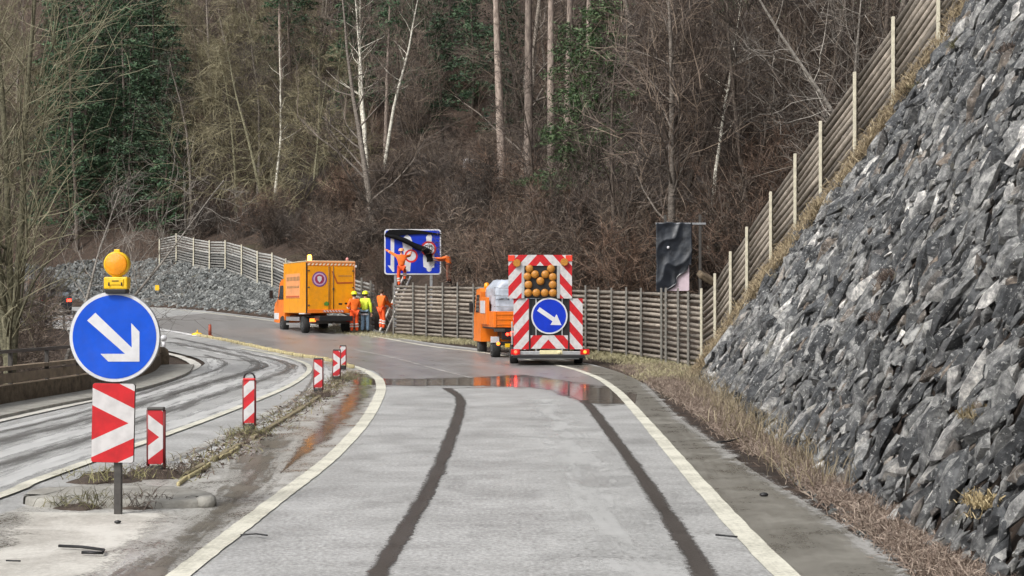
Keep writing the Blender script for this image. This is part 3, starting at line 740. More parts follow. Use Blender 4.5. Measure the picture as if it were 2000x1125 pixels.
mb_pine = bark('pine_bark', (.13, .10, .085), (.38, .31, .26), True); mb_needle = foliage('dark_needles', [(.010, .030, .015), (.022, .056, .025), (.045, .09, .04), (.09, .145, .07)])
mb_needle2 = foliage('light_needles', [(.02, .045, .018), (.045, .085, .03), (.075, .13, .045), (.12, .17, .08)])
def proto(name, meshes, mt, mc):
    t, c = meshes
    return (name, t, c, mt, mc)
def mats(me, m): me.materials.clear(); me.materials.append(m); return me
PB = []
for k in range(6):
    t, c = bare_tree(100 + k, H=[13, 11, 15, 9, 12, 14][k], r=[.13, .11, .20, .09, .12, .17][k], n1=20, n2=8, n3=7, stems=1 + (k % 3 == 1), tw=.0105, lean=.09, sp=.34)
    PB.append((mats(t, mb_midb if k in (2, 5) else mb_brown), mats(c, mb_twig2 if k % 2 else mb_twig)))
PO = []
for k in range(3):
    t, c = bare_tree(200 + k, H=[14, 12, 10][k], r=.13, n1=26, n2=9, n3=8, stems=1, tw=.010, sp=.40, t0=.05, droop=.09, ang=(50, 85), lift=.02)
    PO.append((mats(t, mb_mossb), mats(c, mb_olive)))
PS = []
for k in range(5):
    t, c = bare_tree(300 + k, H=[3.2, 2.6, 4, 3, 3.6][k], r=.035, n1=9, n2=6, n3=6, t0=.05, stems=5, tw=.0085, sp=.5, lean=.3, ang=(20, 60), wob=.12)
    PS.append((mats(t, mb_brown), mats(c, [mb_twig, mb_twig2, mb_russet][k % 3])))
PN = []
for k in range(3):
    t, c = needle_tree(400 + k, H=[17, 14, 11][k], nb=[60, 54, 46][k], per=62, size=.16, r=.16)
    PN.append((mats(t, mb_brown), mats(c, mb_needle)))
PL = []
for k in range(2):
    t, c = needle_tree(420 + k, H=[10, 8][k], nb=60, per=170, size=.085, r=.09, t0=.03, spread=.24)
    PL.append((mats(t, mb_brown), mats(c, mb_needle2)))
PP = []
for k in range(2):
    t, c = needle_tree(440 + k, H=24, nb=26, per=60, size=.2, r=.27, t0=.60, spread=.14)
    PP.append((mats(t, mb_pine), mats(c, mb_needle)))
PW = []
for k in range(2):
    t, c = bare_tree(460 + k, H=17, r=.17, n1=16, n2=7, n3=6, t0=.45, tw=.009, sp=.2, lean=.05)
    PW.append((mats(t, mb_birch), mats(c, mb_twig)))
def put(kind, meshes, x, y, label, cat, group, sc=1, rz=0, tilt=(0, 0), z=None, tm=None):
    z = gz(x, y) if z is None else z
    root = thing(kind, label, cat, (x, y, z), rz, group, rx=tilt[0], ry=tilt[1]); root.scale = (sc, sc, sc)
    for nm, me in (('trunk', meshes[0]), ('crown', meshes[1])):
        o = bpy.data.objects.new(nm, me); COL.objects.link(o); o.parent = root
    return root
def zone(x, y, z):
    c = 1000 + x / y * FP
    return ('at the left edge of the photo' if c < 170 else 'behind the yellow warning lamp' if c < 320 else 'above the fence left of the box truck' if c < 540 else
            'above the box truck' if c < 720 else 'above the big blue sign' if c < 880 else 'above the small orange truck' if c < 990 else 'above the warning trailer' if c < 1150 else
            'left of the black wrapped sign' if c < 1270 else 'above the black wrapped sign' if c < 1400 else 'behind the climbing end of the log fence')
rnd = random.Random(77)
def hill_spot(dmin, dmax, cmin=-120, cmax=1800):
    for _ in range(4000):
        y = rnd.uniform(44, 175); c = rnd.uniform(cmin, cmax); x = (c - 1000) / FP * y
        d, ft = foot_dist(np.array([x]), np.array([y])); d = float(d[0]); b = float(bank(ft[:, 0])[0]) / .75 + 1.6
        if dmin + b < d < dmax + b and ft[0, 1] > 41: return x, y
    return None
def scatter(kind, protos, count, dr, cr, look, cat, word, sc=(.8, 1.25), tilt=.06, mind=1.6):
    done = []
    for i in range(count):
        for _ in range(30):
            s = hill_spot(*dr, *cr)
            if s is None: return
            cc = 1000 + s[0] / s[1] * FP
            if kind in ('bare_tree', 'mossy_tree') and ((640 < cc < 1230 and rnd.random() < .68) or (110 < cc < 350 and rnd.random() < .95) or (cc <= 110 and rnd.random() < .6)): continue
            if s[1] < 76 and (735 < cc < 905): continue
            if s[1] < 55 and (1265 < cc < 1400): continue
            if all((s[0]-q[0])**2 + (s[1]-q[1])**2 > mind**2 for q in done): break
        done.append(s); x, y = s; zn = zone(x, y, 0)
        put(kind, protos[i % len(protos)], x, y, look + ' ' + zn, cat, word + ' ' + zn, rnd.uniform(*sc), rnd.uniform(0, 6.28), (rnd.gauss(0, tilt), rnd.gauss(0, tilt)))
scatter('bare_tree', PB, 105, (1, 46), (-60, 1750), 'bare brown twiggy tree on the hillside', 'tree', 'bare brown trees', mind=1.9)
scatter('mossy_tree', PO, 22, (3, 30), (300, 690), 'drooping olive mossy bare tree on the hillside', 'tree', 'mossy bare trees', mind=2.2)
scatter('mossy_tree', PO, 4, (8, 30), (-60, 130), 'drooping olive mossy bare tree on the hillside', 'tree', 'mossy bare trees', mind=2.2)
scatter('bare_shrub', PS, 165, (.8, 20), (-60, 1700), 'low brown bramble shrub on the lower hillside', 'shrub', 'brown shrubs', sc=(.6, 1.2), mind=.9)
scatter('bare_shrub', PS, 55, (0, 7), (250, 1380), 'dense brown bramble at the hill foot', 'shrub', 'dense brambles', sc=(.7, 1.3), mind=.7)
scatter('spruce_tree', PN, 34, (1, 26), (110, 345), 'dark green spruce on the hillside', 'tree', 'dark spruces', sc=(.95, 1.4), mind=2.2, tilt=.02)
scatter('spruce_tree', PN, 20, (12, 30), (560, 990), 'dark green spruce on the hillside', 'tree', 'dark spruces', mind=2.4, tilt=.02)
scatter('spruce_tree', PN, 7, (18, 36), (1250, 1700), 'dark green spruce on the hillside', 'tree', 'dark spruces', mind=2.4, tilt=.02)
def hill_at(c, r, ymin=46):
    """first point of the hillside seen at column c, row r"""
    y = ymin
    while y < 190:
        p = at(c, r, y)
        if p.z <= gz(p.x, p.y): return p
        y += .4
    return at(c, r, 120)
# single trees one can point at
for (c, r, me, sc, tl_, lab, kind, gr) in [
    (740, 400, PW[0], 1.0, (.0, -.10), 'white birch leaning left, rightmost of three pale birch stems above the blue sign', 'birch_tree', None),
    (726, 400, PW[1], 1.0, (.0, -.02), 'tall white birch, middle of three pale birch stems above the blue sign', 'birch_tree', None),
    (716, 395, PW[0], .95, (.0, -.08), 'white birch, leftmost of three pale birch stems above the blue sign', 'birch_tree', None),
    (985, 430, PP[0], 1.0, (.0, -.05), 'tall pale pine trunk leaning left above the small orange truck', 'pine_tree', None),
    (1032, 440, PP[1], 1, (.0, -.01), 'brown pine trunk above the warning trailer, left of the green bush', 'pine_tree', None),
    (1076, 440, PP[0], .9, (.0, .0), 'straight pine trunk directly above the lamp board of the trailer', 'pine_tree', None),
    (1106, 400, PP[1], .9, (.0, -.03), 'pine trunk just left of the light green spruce', 'pine_tree', None),
    (1152, 400, PP[0], .75, (.0, -.01), 'thin distant pine trunk above the light green spruce', 'pine_tree', None),
    (556, 330, PP[1], .9, (.0, -.05), 'leaning pine trunk on the hillside high above the box truck', 'pine_tree', None),
    (530, 440, PW[1], .85, (.0, -.11), 'thin pale leaning stem just above the fence left of the box truck', 'birch_tree', None),
    (243, 400, PP[0], .8, (.0, .0), 'straight dark pine trunk above the yellow warning lamp', 'pine_tree', None),
    (752, 330, PP[1], .7, (.0, .02), 'slim dark pine just right of the white birches', 'pine_tree', None),
    (1110, 455, PL[0], 1.0, (.0, .0), 'light green spruce bush above the warning trailer', 'spruce_tree', None),
    (1165, 440, PL[1], 1.3, (.0, .0), 'light green spruce right of and behind the other light green one', 'spruce_tree', None),
    (1385, 500, PW[0], .6, (.0, -.12), 'thin pale sapling leaning behind the black wrapped sign', 'birch_tree', None)]:
    p = hill_at(c, r); put(kind, me, p.x, p.y, lab, 'tree', gr, sc, rnd.uniform(0, 6), tl_)
# near tree with greenish stems behind the parapet
t, c = bare_tree(901, H=15, r=.115, n1=22, n2=6, n3=5, t0=.08, stems=4, tw=.0075, sp=.30, lean=.03, lift=.07, ang=(28, 52), wob=.08)
put('bare_tree', (mats(t, mb_mossb), mats(c, mb_grol)), -12.9, 39.5, 'large bare tree with several yellow-green stems behind the parapet at the left', 'tree', None, 1, 2.2, (0, .02), z=-.8)
t, c = bare_tree(902, H=9, r=.08, n1=14, n2=6, n3=5, t0=.10, stems=2, tw=.008, sp=.5, lean=.22, ang=(35, 75), wob=.1)
put('bare_tree', (mats(t, mb_greyb), mats(c, mb_grey)), -15.6, 53.5, 'slanting grey bare tree between the parapet and the small railing', 'tree', None, 1, .6, (0, .30), z=-.3)
for k, (x, y, s) in enumerate([(-16.5, 52, .9), (-19.2, 60, 1.0), (-22.5, 66, 1), (-14.5, 46, .8), (-17.5, 44, 1), (-13.8, 41.5, .6), (-26, 84, 1.1), (-33, 92, 1.3)]):
    put('bare_shrub', PS[k % 5], x, y, 'brown shrub beyond the parapet at the left', 'shrub', 'brown shrubs beyond the parapet', s, k * 1.3)
for k, (x, y, s) in enumerate([(-41, 112, 1.1), (-46, 128, 1.2), (-52, 120, 1.2), (-47, 106, 1)]):
    put('bare_tree', PB[k % 6], x, y, 'bare tree far away at the left edge of the photo, beyond the dark car', 'tree', 'far bare trees beyond the dark car', s, k * 1.7)
# pale branches leaning over the climbing fence
for x, y, s, ry, rz, lab in ((10.6, 38.5, .95, -.62, .4, 'bare grey tree leaning far left over the climbing log fence'),
                        (12.2, 43, 1.1, -.42, 2.4, 'bare grey tree standing behind the climbing log fence, top right'),
                        (9.0, 43.5, .9, -.22, 1.2, 'upright bare grey tree behind the middle of the climbing fence')):
    t, c = bare_tree(int(x * 100), H=11, r=.10, n1=18, n2=7, n3=5, t0=.15, tw=.0075, sp=.42, lean=.05, ang=(35, 75), wob=.11)
    put('bare_tree', (mats(t, mb_greyb), mats(c, mb_grey)), x, y, lab, 'tree', None, s, rz, (0, ry))

# ---------------------------------------------------------------- dry grass and litter: nobody could count it
def tufts(name, pts, hmin, hmax, per, cols, label=None, cat=None, kind='stuff', lean=.5, w=.006, spread=.12, seed=1, down=0, curl=0):
    rnd = random.Random(seed); V = []; F = []
    for p in pts:
        for _ in range(per):
            q = Vector(p) + Vector((rnd.gauss(0, spread), rnd.gauss(0, spread), 0)); L = rnd.uniform(hmin, hmax)
            d = Vector((rnd.gauss(0, lean), rnd.gauss(0, lean), 1 - down)).normalized(); s = d.cross(Vector((rnd.gauss(0, 1), rnd.gauss(0, 1), .1))).normalized() * w * rnd.uniform(.6, 1.4)
            m_ = q + d * L * .55; e = m_ + (d + Vector((rnd.gauss(0, .4), rnd.gauss(0, .4), -.55 - curl))).normalized() * L * .5; k = len(V)
            V += [q - s, q + s, m_ + s * .8, m_ - s * .8, e]; F += [(k, k+1, k+2, k+3), (k+3, k+2, k+4)]
    o = link(name, raw_mesh(name, V, F), foliage(name + '_blades', cols)); return tag(o, label, cat, kind=kind)
TAN = [(.20, .15, .075), (.36, .28, .15), (.50, .41, .24)]; BRN = [(.07, .05, .04), (.14, .10, .08), (.25, .19, .15)]; OLV = [(.09, .085, .035), (.17, .16, .07), (.28, .25, .13)]
rnd = random.Random(31); pts = []; cy = [rnd.uniform(24.5, 40.3) for _ in range(46)]
for _ in range(1350):
    y = rnd.uniform(24.5, 40.3) if rnd.random() < .35 else min(40.3, max(24.5, rnd.gauss(rnd.choice(cy), .13))); p = wall_line(y); o_ = rnd.gauss(-.14, .17)
    pts.append((p.x - .28 + o_, y, p.z + .03 + min(0, o_) * 1.4))
tufts('crest_grass', pts, .1, .36, 20, [(.17, .125, .075), (.36, .28, .17), (.58, .48, .31)], 'tan dry grass hanging along the top of the right stone bank', 'grass', lean=.8, w=.006, spread=.09, seed=5, curl=.6)
pts = []
for _ in range(5600):
    y = rnd.uniform(6, 47) if rnd.random() < .55 else rnd.uniform(6, 20); xf = float(np.interp(y, FT[:60, 1], FT[:60, 0])); xo = float(np.interp(y, [3, 10, 20, 30, 40, 47], [2.8, 2.75, 3.2, 3.5, 3.5, 3.3]))
    pts.append((rnd.uniform(xo + .08, xf + .15), y, G(y) - .04))
for _ in range(3200):
    y = rnd.uniform(19, 46); xf = float(np.interp(y, FT[:60, 1], FT[:60, 0])); xo = float(np.interp(y, [3, 10, 20, 30, 40, 47], [2.8, 2.75, 3.1, 3.3, 3.3, 3.0]))
    pts.append((rnd.uniform(xo, xf - .2), y, G(y) - .04))
tufts('verge_litter', pts, .04, .2, 13, [(.10, .07, .055), (.21, .155, .12), (.38, .31, .25)], 'brown dead stalks and leaf litter along the foot of the right stone bank', 'dead plants', lean=1.0, w=.004, spread=.10, seed=6)
pts = []
for _ in range(300):
    y = rnd.uniform(15, 38); xf = float(np.interp(y, FT[:60, 1], FT[:60, 0])); pts.append((rnd.uniform(xf - .6, xf + .35), y, G(y) + .03))
tufts('verge_stalks', pts, .12, .5, 7, [(.085, .065, .042), (.16, .13, .08), (.25, .21, .14)], 'olive and tan stalks growing against the foot of the right stone bank', 'dry weeds', lean=.35, w=.0045, spread=.14, seed=7)
pts = []
for _ in range(2600):
    i = rnd.randrange(40, 92); a = FOOT[i]; b_ = FOOT[i+1]; q = a.lerp(b_, rnd.random()); d = (b_ - a).normalized(); nn = Vector((d.y, -d.x, 0)); q = q - nn * rnd.uniform(-.8, 1.5)
    pts.append((q.x, q.y, G(q.y) - .04))
tufts('verge_grass', pts, .08, .26, 9, [(.16, .15, .08), (.30, .27, .15), (.42, .38, .25)], 'short dry grass on the verge below the log fence', 'grass', lean=.8, w=.006, spread=.2, seed=8)
for k, (c, r, y, col, lab) in enumerate([(1930, 815, 15.5, TAN, 'tan grass tuft low on the stone bank at the right edge of the photo'),
                              (1940, 985, 12.8, TAN, 'tan grass tuft near the foot of the stone bank, bottom right'),
                              (1800, 180, 27.3, OLV, 'yellow-green grass tuft below the top of the stone bank'),
                              (1745, 545, 23.5, BRN, 'brown tuft in the middle of the stone bank'),
                              (1735, 620, 22, BRN, 'small brown tuft below the one in the middle of the stone bank'),
                              (1880, 90, 25.6, OLV, 'green mossy tuft at the top right of the stone bank'),
                              (1985, 100, 23, BRN, 'reddish brown tuft at the top right corner on the stone bank')]):
    yy = y
    for _ in range(60):   # slide along the line of sight until it meets the stone face
        p = at(c, r, yy); xf = float(np.interp(yy, FT[:60, 1], FT[:60, 0]))
        e = (p.x - xf) * 1.7 - (p.z - G(yy)); yy -= e * .5
    p = at(c, r, yy)
    tufts('grass_tuft', [p + Vector((rnd.gauss(0, .05), rnd.gauss(0, .10), rnd.gauss(0, .04))) + Vector((-.08, 0, 0)) for _ in range(18)], .05, .19, 14, [tuple(v * .75 for v in cc) for cc in col], lab, 'grass tuft', None, lean=.9, w=.005, spread=.05, seed=40 + k, curl=.8)
# ---------------------------------------------------------------- foreground sign on the kerb island
rnd = random.Random(61)
def foreground_sign():
    x, y = (228 - 1000) / FP * 13.30, 13.30; z0 = G(y); s = y / FP
    root = thing('keep_right_sign', 'round blue sign with white arrow above a red and white chevron panel, left foreground', 'traffic sign', (x, y, z0))
    X = lambda c: (c - 228) * s
    Z = lambda r: CH + (HR - r) * s - z0
    b = B(); b.box((0, .05, Z(1000) / 2 + (Z(560)) / 2 - .02), (.065, .05, Z(560) - Z(1000) + .1), .006); b.build('post', m_darksteel, root)
    cx, cz, r = X(224), Z(658), 89 * s
    d = B(); d.mi = 0
    d.lathe([(r * .985, -.004), (r, .004), (r, .02), (r * .99, .026)], (0, 0, 0), 'y', 64)
    o = d.build('disc', m_steel, root); o.location = (cx, 0, cz)
    # faces stand proud of the aluminium plate by millimetres
    d = B(); d.prism(circ(r * .985, 64), -.0065, -.0042); f = d.build('white_border', m_white, o)
    d = B(); d.prism(circ(r * .918, 64), -.0095, -.0067); d.build('blue_face', m_blue, o)
    arrow = [(171, 626), (187, 611), (258, 679), (257, 631), (273, 648), (273, 706), (212, 706), (197, 691), (245, 691)]
    d = B(); d.prism([((a - 224) * s, (658 - c) * s) for a, c in arrow], -.0125, -.0097); d.build('arrow', m_white, o)
    for zz in (.5, -.5):
        d = B(); d.box((.0, .035, zz * r), (.16, .03, .035), .004); d.build('clamp', m_darksteel, o)
    pw, ph = 82 * s, 154 * s
    st = stripe('chevron_panel_face', .304 * s / .00448, .475, 1, 'z', .475 * (pw / 2))
    b = B(); b.prism(rrect(pw, ph, .022), -.006, .0); o = b.build('chevron_panel', st, root)
    o.location = (X(221), 0, Z(826)); o.rotation_euler = (0, R(1.2), 0)
    b = B(); b.prism(rrect(pw + .006, ph + .006, .024), .0005, .022); b.build('panel_back', m_darksteel, o)
    # warning lamp on top
    lx = X(229)
    lamp = thing('warning_lamp', 'yellow warning lamp with round amber lens clamped on top of the blue sign', 'warning lamp', (x + lx, y, z0))
    b = B(); b.box((0, .0, Z(553)), (.205, .12, 24 * s), .012); b.box((0, -.062, Z(551)), (.14, .012, .05), .004); b.build('battery_case', m_yel, lamp)
    b = B(); b.box((0, -.0695, Z(549)), (.06, .004, .008), .001); b.box((-.055, -.0695, Z(555)), (.012, .004, .03), .001); b.box((.055, -.0695, Z(555)), (.012, .004, .03), .001); b.build('case_marking', m_black, lamp)
    b = B(); b.box((0, .0, Z(569)), (.185, .11, 10 * s), .01); b.build('clamp_base', m_black, lamp)
    b = B(); b.tube([(0, 0, Z(541)), (0, 0, Z(533))], [.045, .035], 12); b.build('neck', m_yel, lamp)
    rr = 24.5 * s; cz2 = Z(516)
    b = B(); b.lathe([(rr * .8, .05), (rr, .035), (rr, -.035), (rr * .9, -.045)], (0, 0, cz2), 'y', 40); b.build('lamp_housing', m_yel, lamp)
    b = B()
    prof = [(rr * .9, -.046)] + [(rr * .9 * (1 - k / 14), -.052 - .022 * math.sin(math.pi / 2 * k / 14) - (.004 if k % 2 else 0)) for k in range(1, 14)]
    b.lathe(prof, (0, 0, cz2), 'y', 40); b.build('lens', m_lens, lamp)
    b = B(); b.box((0, 0, cz2 + rr + .008), (.05, .03, .025), .006); b.build('top_screw', m_yel, lamp)
foreground_sign()
def island():
    root_pts = [P(*q) for q in [(45, 985), (60, 972), (120, 965), (250, 962), (370, 968), (415, 978), (424, 990)]]
    fr = smooth(root_pts, 6)
    front = smooth([P(*q) for q in [(45, 981), (60, 989), (130, 993), (250, 994), (370, 993), (420, 988)]], 6)
    loop = fr + front[::-1]
    b = B(); n = len(loop); cen = sum(loop, Vector()) / n
    rows = []
    for f, z in ((1.0, -.03), (.998, .045), (.99, .066), (.97, .075), (.8, .078)):
        rows.append([b.bm.verts.new((cen.x + (p.x - cen.x) * f, cen.y + (p.y - cen.y) * (f if f > .9 else .8), G(p.y) + z + rnd.uniform(-.004, .004))) for p in loop])
    for r0, r1 in zip(rows, rows[1:]):
        for k in range(n):
            f = b.bm.faces.new((r0[k], r0[(k+1) % n], r1[(k+1) % n], r1[k])); f.smooth = True
    b.bm.faces.new(rows[-1])
    o = b.build('traffic_island', m_conc, None); tag(o, 'low pale concrete kerb island under the round blue arrow sign', 'traffic island')
    b = B(); p = P(402, 990); b.lathe([(.085, 0), (.09, .05), (.08, .085), (.05, .10)], (p[0], p[1], G(p[1])), n=16); o = b.build('kerb_stone', m_conc); tag(o, 'rounded end stone at the right end of the concrete island', 'kerb stone')
island()
def dirt_heap(c, r, w, h, lab, seed):
    x, y = P(c, r); rr = random.Random(seed); b = B(); n = 9; rows = []
    for j in range(5):
        t = j / 4
        rows.append([b.bm.verts.new((x + math.cos(6.283*k/16) * w * (1 - t) * rr.uniform(.75, 1.2), y + math.sin(6.283*k/16) * w * .8 * (1 - t) * rr.uniform(.75, 1.2), G(y) - .02 + h * math.sin(t * 1.57) * rr.uniform(.8, 1.15))) for k in range(16)])
    for r0, r1 in zip(rows, rows[1:]):
        for k in range(16): b.bm.faces.new((r0[k], r0[(k+1) % 16], r1[(k+1) % 16], r1[k]))
    o = b.build('soil_heap', m_soil); tag(o, lab, 'soil heap')
    pts = [(x + rr.gauss(0, w * .5), y + rr.gauss(0, w * .4), G(y) + h * .35) for _ in range(26)]
    tufts('weed_clump', pts, .05, .24, 7, BRN if seed % 2 else OLV, 'weeds growing on the ' + lab.replace('dark ', ''), 'weeds', 'stuff', lean=.7, w=.0035, spread=.06, seed=seed)
for k, (c, r, w, h, lab) in enumerate([(205, 940, .42, .12, 'dark soil behind the blue arrow sign post'), (300, 932, .42, .13, 'dark soil around the foot of the nearest beacon'), (160, 992, .30, .08, 'dark soil on the left part of the concrete island'),
                                       (275, 990, .34, .07, 'dark soil on the right part of the concrete island'), (485, 852, .34, .10, 'dark soil around the second nearest beacon'), (625, 775, .34, .10, 'dark soil around the third nearest beacon'), (665, 745, .35, .10, 'dark soil below the pair of far beacons')]):
    dirt_heap(c, r, w, h, lab, 70 + k)

# ---------------------------------------------------------------- beacons on the median
st_n = [stripe('beacon_face_chevron', .30, .75, 1, 'z', .12, red=(.5, .012, .02)), stripe('beacon_face_diagonal', .34, -.9, 1, None, .05, red=(.58, .012, .02))]
def beacon(c, rb, rt, w, face, lab, lean=0, black_hoop=False):
    x, y = P(c, rb); H = (rb - rt) / FP * y; w = w / FP * y
    root = thing('guide_beacon', lab, 'beacon', (x, y, G(y)), R(-4), 'red and white beacons on the median', ry=R(lean))
    o = None
    b = B(); b.box((0, 0, .06), (w * .95, .16, .12), .02); b.build('rubber_foot', m_rubber, root)
    b = B(); b.prism(rrect(w * .86, H - .16, .012), -.024, .024); o = b.build('panel', st_n[face], root); o.location = (0, 0, .14 + (H - .16) / 2)
    for s in (-1, 1):
        b = B(); b.tube([(s * w * .47, 0, .08), (s * w * .47, 0, H - .02)], .018, 8); b.build('edge_rail', M('beacon_edge', (.16, .02, .02), .5, .3, 9) if 'beacon_edge' not in bpy.data.materials else bpy.data.materials['beacon_edge'], root)
    b = B(); b.box((0, 0, H - .005), (w, .07, .035), .012); b.build('top_cap', m_darksteel if not black_hoop else m_redp, root)
    if black_hoop:
        b = B(); b.tube([(w * .45 * math.cos(t), 0, H + .01 + .08 * math.sin(t)) for t in [k * math.pi / 8 for k in range(9)]], .014, 6); b.build('top_hoop', m_black, root)
beacon(305, 932, 797, 34, 0, 'nearest beacon, red and white chevrons, right of the big blue arrow sign')
beacon(487, 845, 740, 24, 1, 'second nearest beacon, mostly red with a dark hoop on its top', 0, True)
beacon(622, 770, 700, 18, 0, 'third beacon, standing alone left of the overlapping pair')
beacon(657, 745, 683, 15, 0, 'left and nearer beacon of the overlapping pair beside the puddle', 1)
beacon(670, 722, 675, 12, 1, 'right and farther beacon of the overlapping pair beside the puddle')
x, y = P(410, 658); b = B(); b.tube([(0, 0, -.02), (0, 0, .52)], [.075, .06], 12); b.lathe([(.12, 0), (.13, .05), (.08, .08)], n=14); o = b.build('marker_post', M('rusty_red', (.30, .06, .03), .6, .3, 6)); o.location = (x, y, G(y)); tag(o, 'small rusty red marker post at the far end of the yellow kerb', 'post')
x, y = P(385, 655); b = B(); b.ball((0, 0, .03), .16, 8, (1.5, .8, .6)); b.tube([(0, 0, .08), (.02, 0, .24)], [.05, .02], 6); o = b.build('kerb_end_piece', m_yel); o.location = (x, y, G(y)); tag(o, 'yellow end piece where the low yellow kerb begins, far end', 'kerb end')
# low yellow kerb elements
m_yk = M('dirty_yellow_kerb', (.26, .22, .13), .75, .5, 4, .5, 40, dirt=.9); m_yk2 = M('clean_yellow_kerb', (.50, .43, .23), .65, .3, 6, .3, 40, dirt=.8)
def kerbs(line, step, w, h, mt, lab, grp, seed, gap=.06, skip=.0):
    ln = resample(smooth(line, 8), 400); L = plen(ln); rr = random.Random(seed); n = int(L / step)
    for k in range(n):
        if rr.random() < skip: continue
        a = ln[int(399 * k / n)]; c = ln[min(399, int(399 * (k + 1 - gap) / n))]; d = c - a; m_ = (a + c) / 2
        b = B(); b.box((0, 0, 0), (d.length, w, h), min(.03, h * .35)); o = b.build('kerb_element', mt); o.rotation_euler = (rr.gauss(0, .03), rr.gauss(0, .01), math.atan2(d.y, d.x) + rr.gauss(0, .03)); o.location = (m_.x, m_.y, G(m_.y) + h * .42)
        tag(o, lab, 'kerb', grp)
kerbs([P(*q) for q in [(345, 940), (440, 888), (520, 842), (610, 786), (680, 735)]], .5, .08, .05, m_yk, 'dirty yellow low kerb element lying along the median between the near beacons', 'dirty yellow kerb elements between the near beacons', 1, .1, .38)
kerbs([P(*q) for q in [(345, 950), (440, 893), (500, 860)]], .62, .04, .05, m_yk2, 'thin clean yellow kerb strip beside the dirty one, right of the nearest beacon', 'thin yellow kerb strips right of the nearest beacon', 2, .06, .5)
kerbs([P(*q) for q in [(385, 656), (450, 668), (560, 692), (640, 705), (690, 720)]], 1.0, .14, .11, m_yk2, 'yellow low kerb element in the far row leading to the small red post', 'yellow kerb elements in the far row', 3, .08)
pts = []
ml = resample(smooth([P(*q) for q in [(345, 935), (440, 880), (520, 835), (610, 780), (690, 728)]], 8), 300); rnd = random.Random(9)
for _ in range(420):
    p = rnd.choice(ml); pts.append((p.x + rnd.gauss(0, .12), p.y + rnd.gauss(0, .2), G(p.y)))
tufts('median_debris', pts, .04, .2, 7, BRN + OLV, 'dead twigs and dirt collected along the yellow kerb on the median', 'debris', lean=1.1, w=.005, spread=.12, seed=91)
V = []; items = []
for _ in range(420):
    p = rnd.choice(ml); x, y = p.x + rnd.gauss(0, .16), p.y + rnd.gauss(0, .3); s = rnd.uniform(.012, .045)
    items.append(((x, y, G(y) + .005), s * 1.3, s, s * .6, Euler((rnd.uniform(0, 6), 0, rnd.uniform(0, 6)))))
tag(link('gravel', stones_mesh('gravel', items, 8), m_soil), 'dark crumbs of soil and gravel along the kerb on the median', 'gravel', kind='stuff')
# bits lying on the road
def wire(name, pts, r, lab, mt=m_black):
    b = B(); b.tube([(P(*q)[0], P(*q)[1], G(P(*q)[1]) + .03) for q in pts], r, 6); tag(b.build(name, mt), lab, 'debris')
wire('bent_strip', [(115, 1074), (160, 1076), (203, 1082), (200, 1088), (160, 1087)], .012, 'black bent strip lying on the road, bottom left')
wire('twig', [(470, 1052), (500, 1050), (522, 1053)], .007, 'dark twig on the road by the left white line')
wire('twig', [(1398, 1052), (1440, 1056)], .008, 'short dark stick lying between the right tyre track and the white line')
wire('twig', [(1400, 868), (1425, 866), (1450, 858)], .012, 'dark branch lying on the right shoulder')
wire('twig', [(12, 1103), (40, 1104)], .006, 'small dark stick at the bottom left corner')
for c, r, s_, lab in ((1492, 970, .03, 'small black lump on the right shoulder'), (230, 1024, .02, 'small black lump on the road in front of the concrete island')):
    x, y = P(c, r); b = B(); b.ball((0, 0, 0), s_, 5, (1.5, 1, .7)); o = b.build('lump', m_black); o.location = (x, y, G(y) + .02); tag(o, lab, 'debris')
# marker post by the parapet end
x, y = P(320, 702)
root = thing('delineator_post', 'white topped marker post at the end of the parapet', 'marker post', (x, y, G(y)))
b = B(); b.tube([(0, 0, 0), (0, 0, .35)], [.06, .055], 10); b.build('base', m_black, root)
b = B(); b.tube([(0, 0, .35), (0, 0, .56)], .055, 10); b.ball((0, 0, .68), .105, 8); b.build('white_cap', m_white, root)
for c, r, lab in ((1397, 698, 'small orange square plate by the fence, left tip of the right stone bank'), (307, 562, 'small yellow plate on the low stone bank, right of the warning lamp')):
    y = 38.6 if c > 1000 else 111.5; p = at(c, r, y)
    root = thing('marker_plate', lab, 'marker', (p.x, p.y, p.z - .1)); b = B(); w = (13 if c > 1000 else 8) / FP * y
    b.box((0, 0, .1), (w, .03, w * 1.3), .006); b.build('plate', m_yel if c < 1000 else M('orange_marker', (.85, .36, .02), .5, .1, 9), root)
    b = B(); b.tube([(0, .03, -.5), (0, .03, .15)], .02, 6); b.build('stake', m_steel, root)
# pale litter caught on the hillside
for c, r, w, h, lab in ((914, 322, 22, 26, 'white plastic rag caught in the brush high above the small orange truck'), (808, 371, 28, 9, 'flat white rag on the hillside above the big blue sign')):
    p = hill_at(c, r); y = p.y - 7; p = at(c, r, y); b = B(); rr = random.Random(c)
    for _ in range(5):
        a = [b.bm.verts.new(((rr.uniform(-.5, .5)) * w / FP * y, rr.uniform(-.2, .2), rr.uniform(-.5, .5) * h / FP * y)) for _ in range(5)]
        bmesh.ops.convex_hull(b.bm, input=a)
    o = b.build('white_rag', m_white); o.location = p; tag(o, lab, 'rag')

# ---------------------------------------------------------------- wheels
def wheel(root, x, y, r, w, side_):
    o = B(); o.lathe([(r * .62, -w/2), (r * .93, -w/2), (r, -w * .36), (r, w * .36), (r * .93, w/2), (r * .62, w/2)], (0, 0, 0), 'x', 28)
    wh = thing_part = o.build('tyre', m_rubber, root); wh.location = (x, y, r)
    b = B(); b.lathe([(r * .2, side_ * w * .38), (r * .30, side_ * w * .52), (r * .34, side_ * w * .40), (r * .58, side_ * w * .30), (r * .62, side_ * w * .505), (r * .64, side_ * w * .4)], (0, 0, 0), 'x', 24); b.build('rim', m_alu, wh)

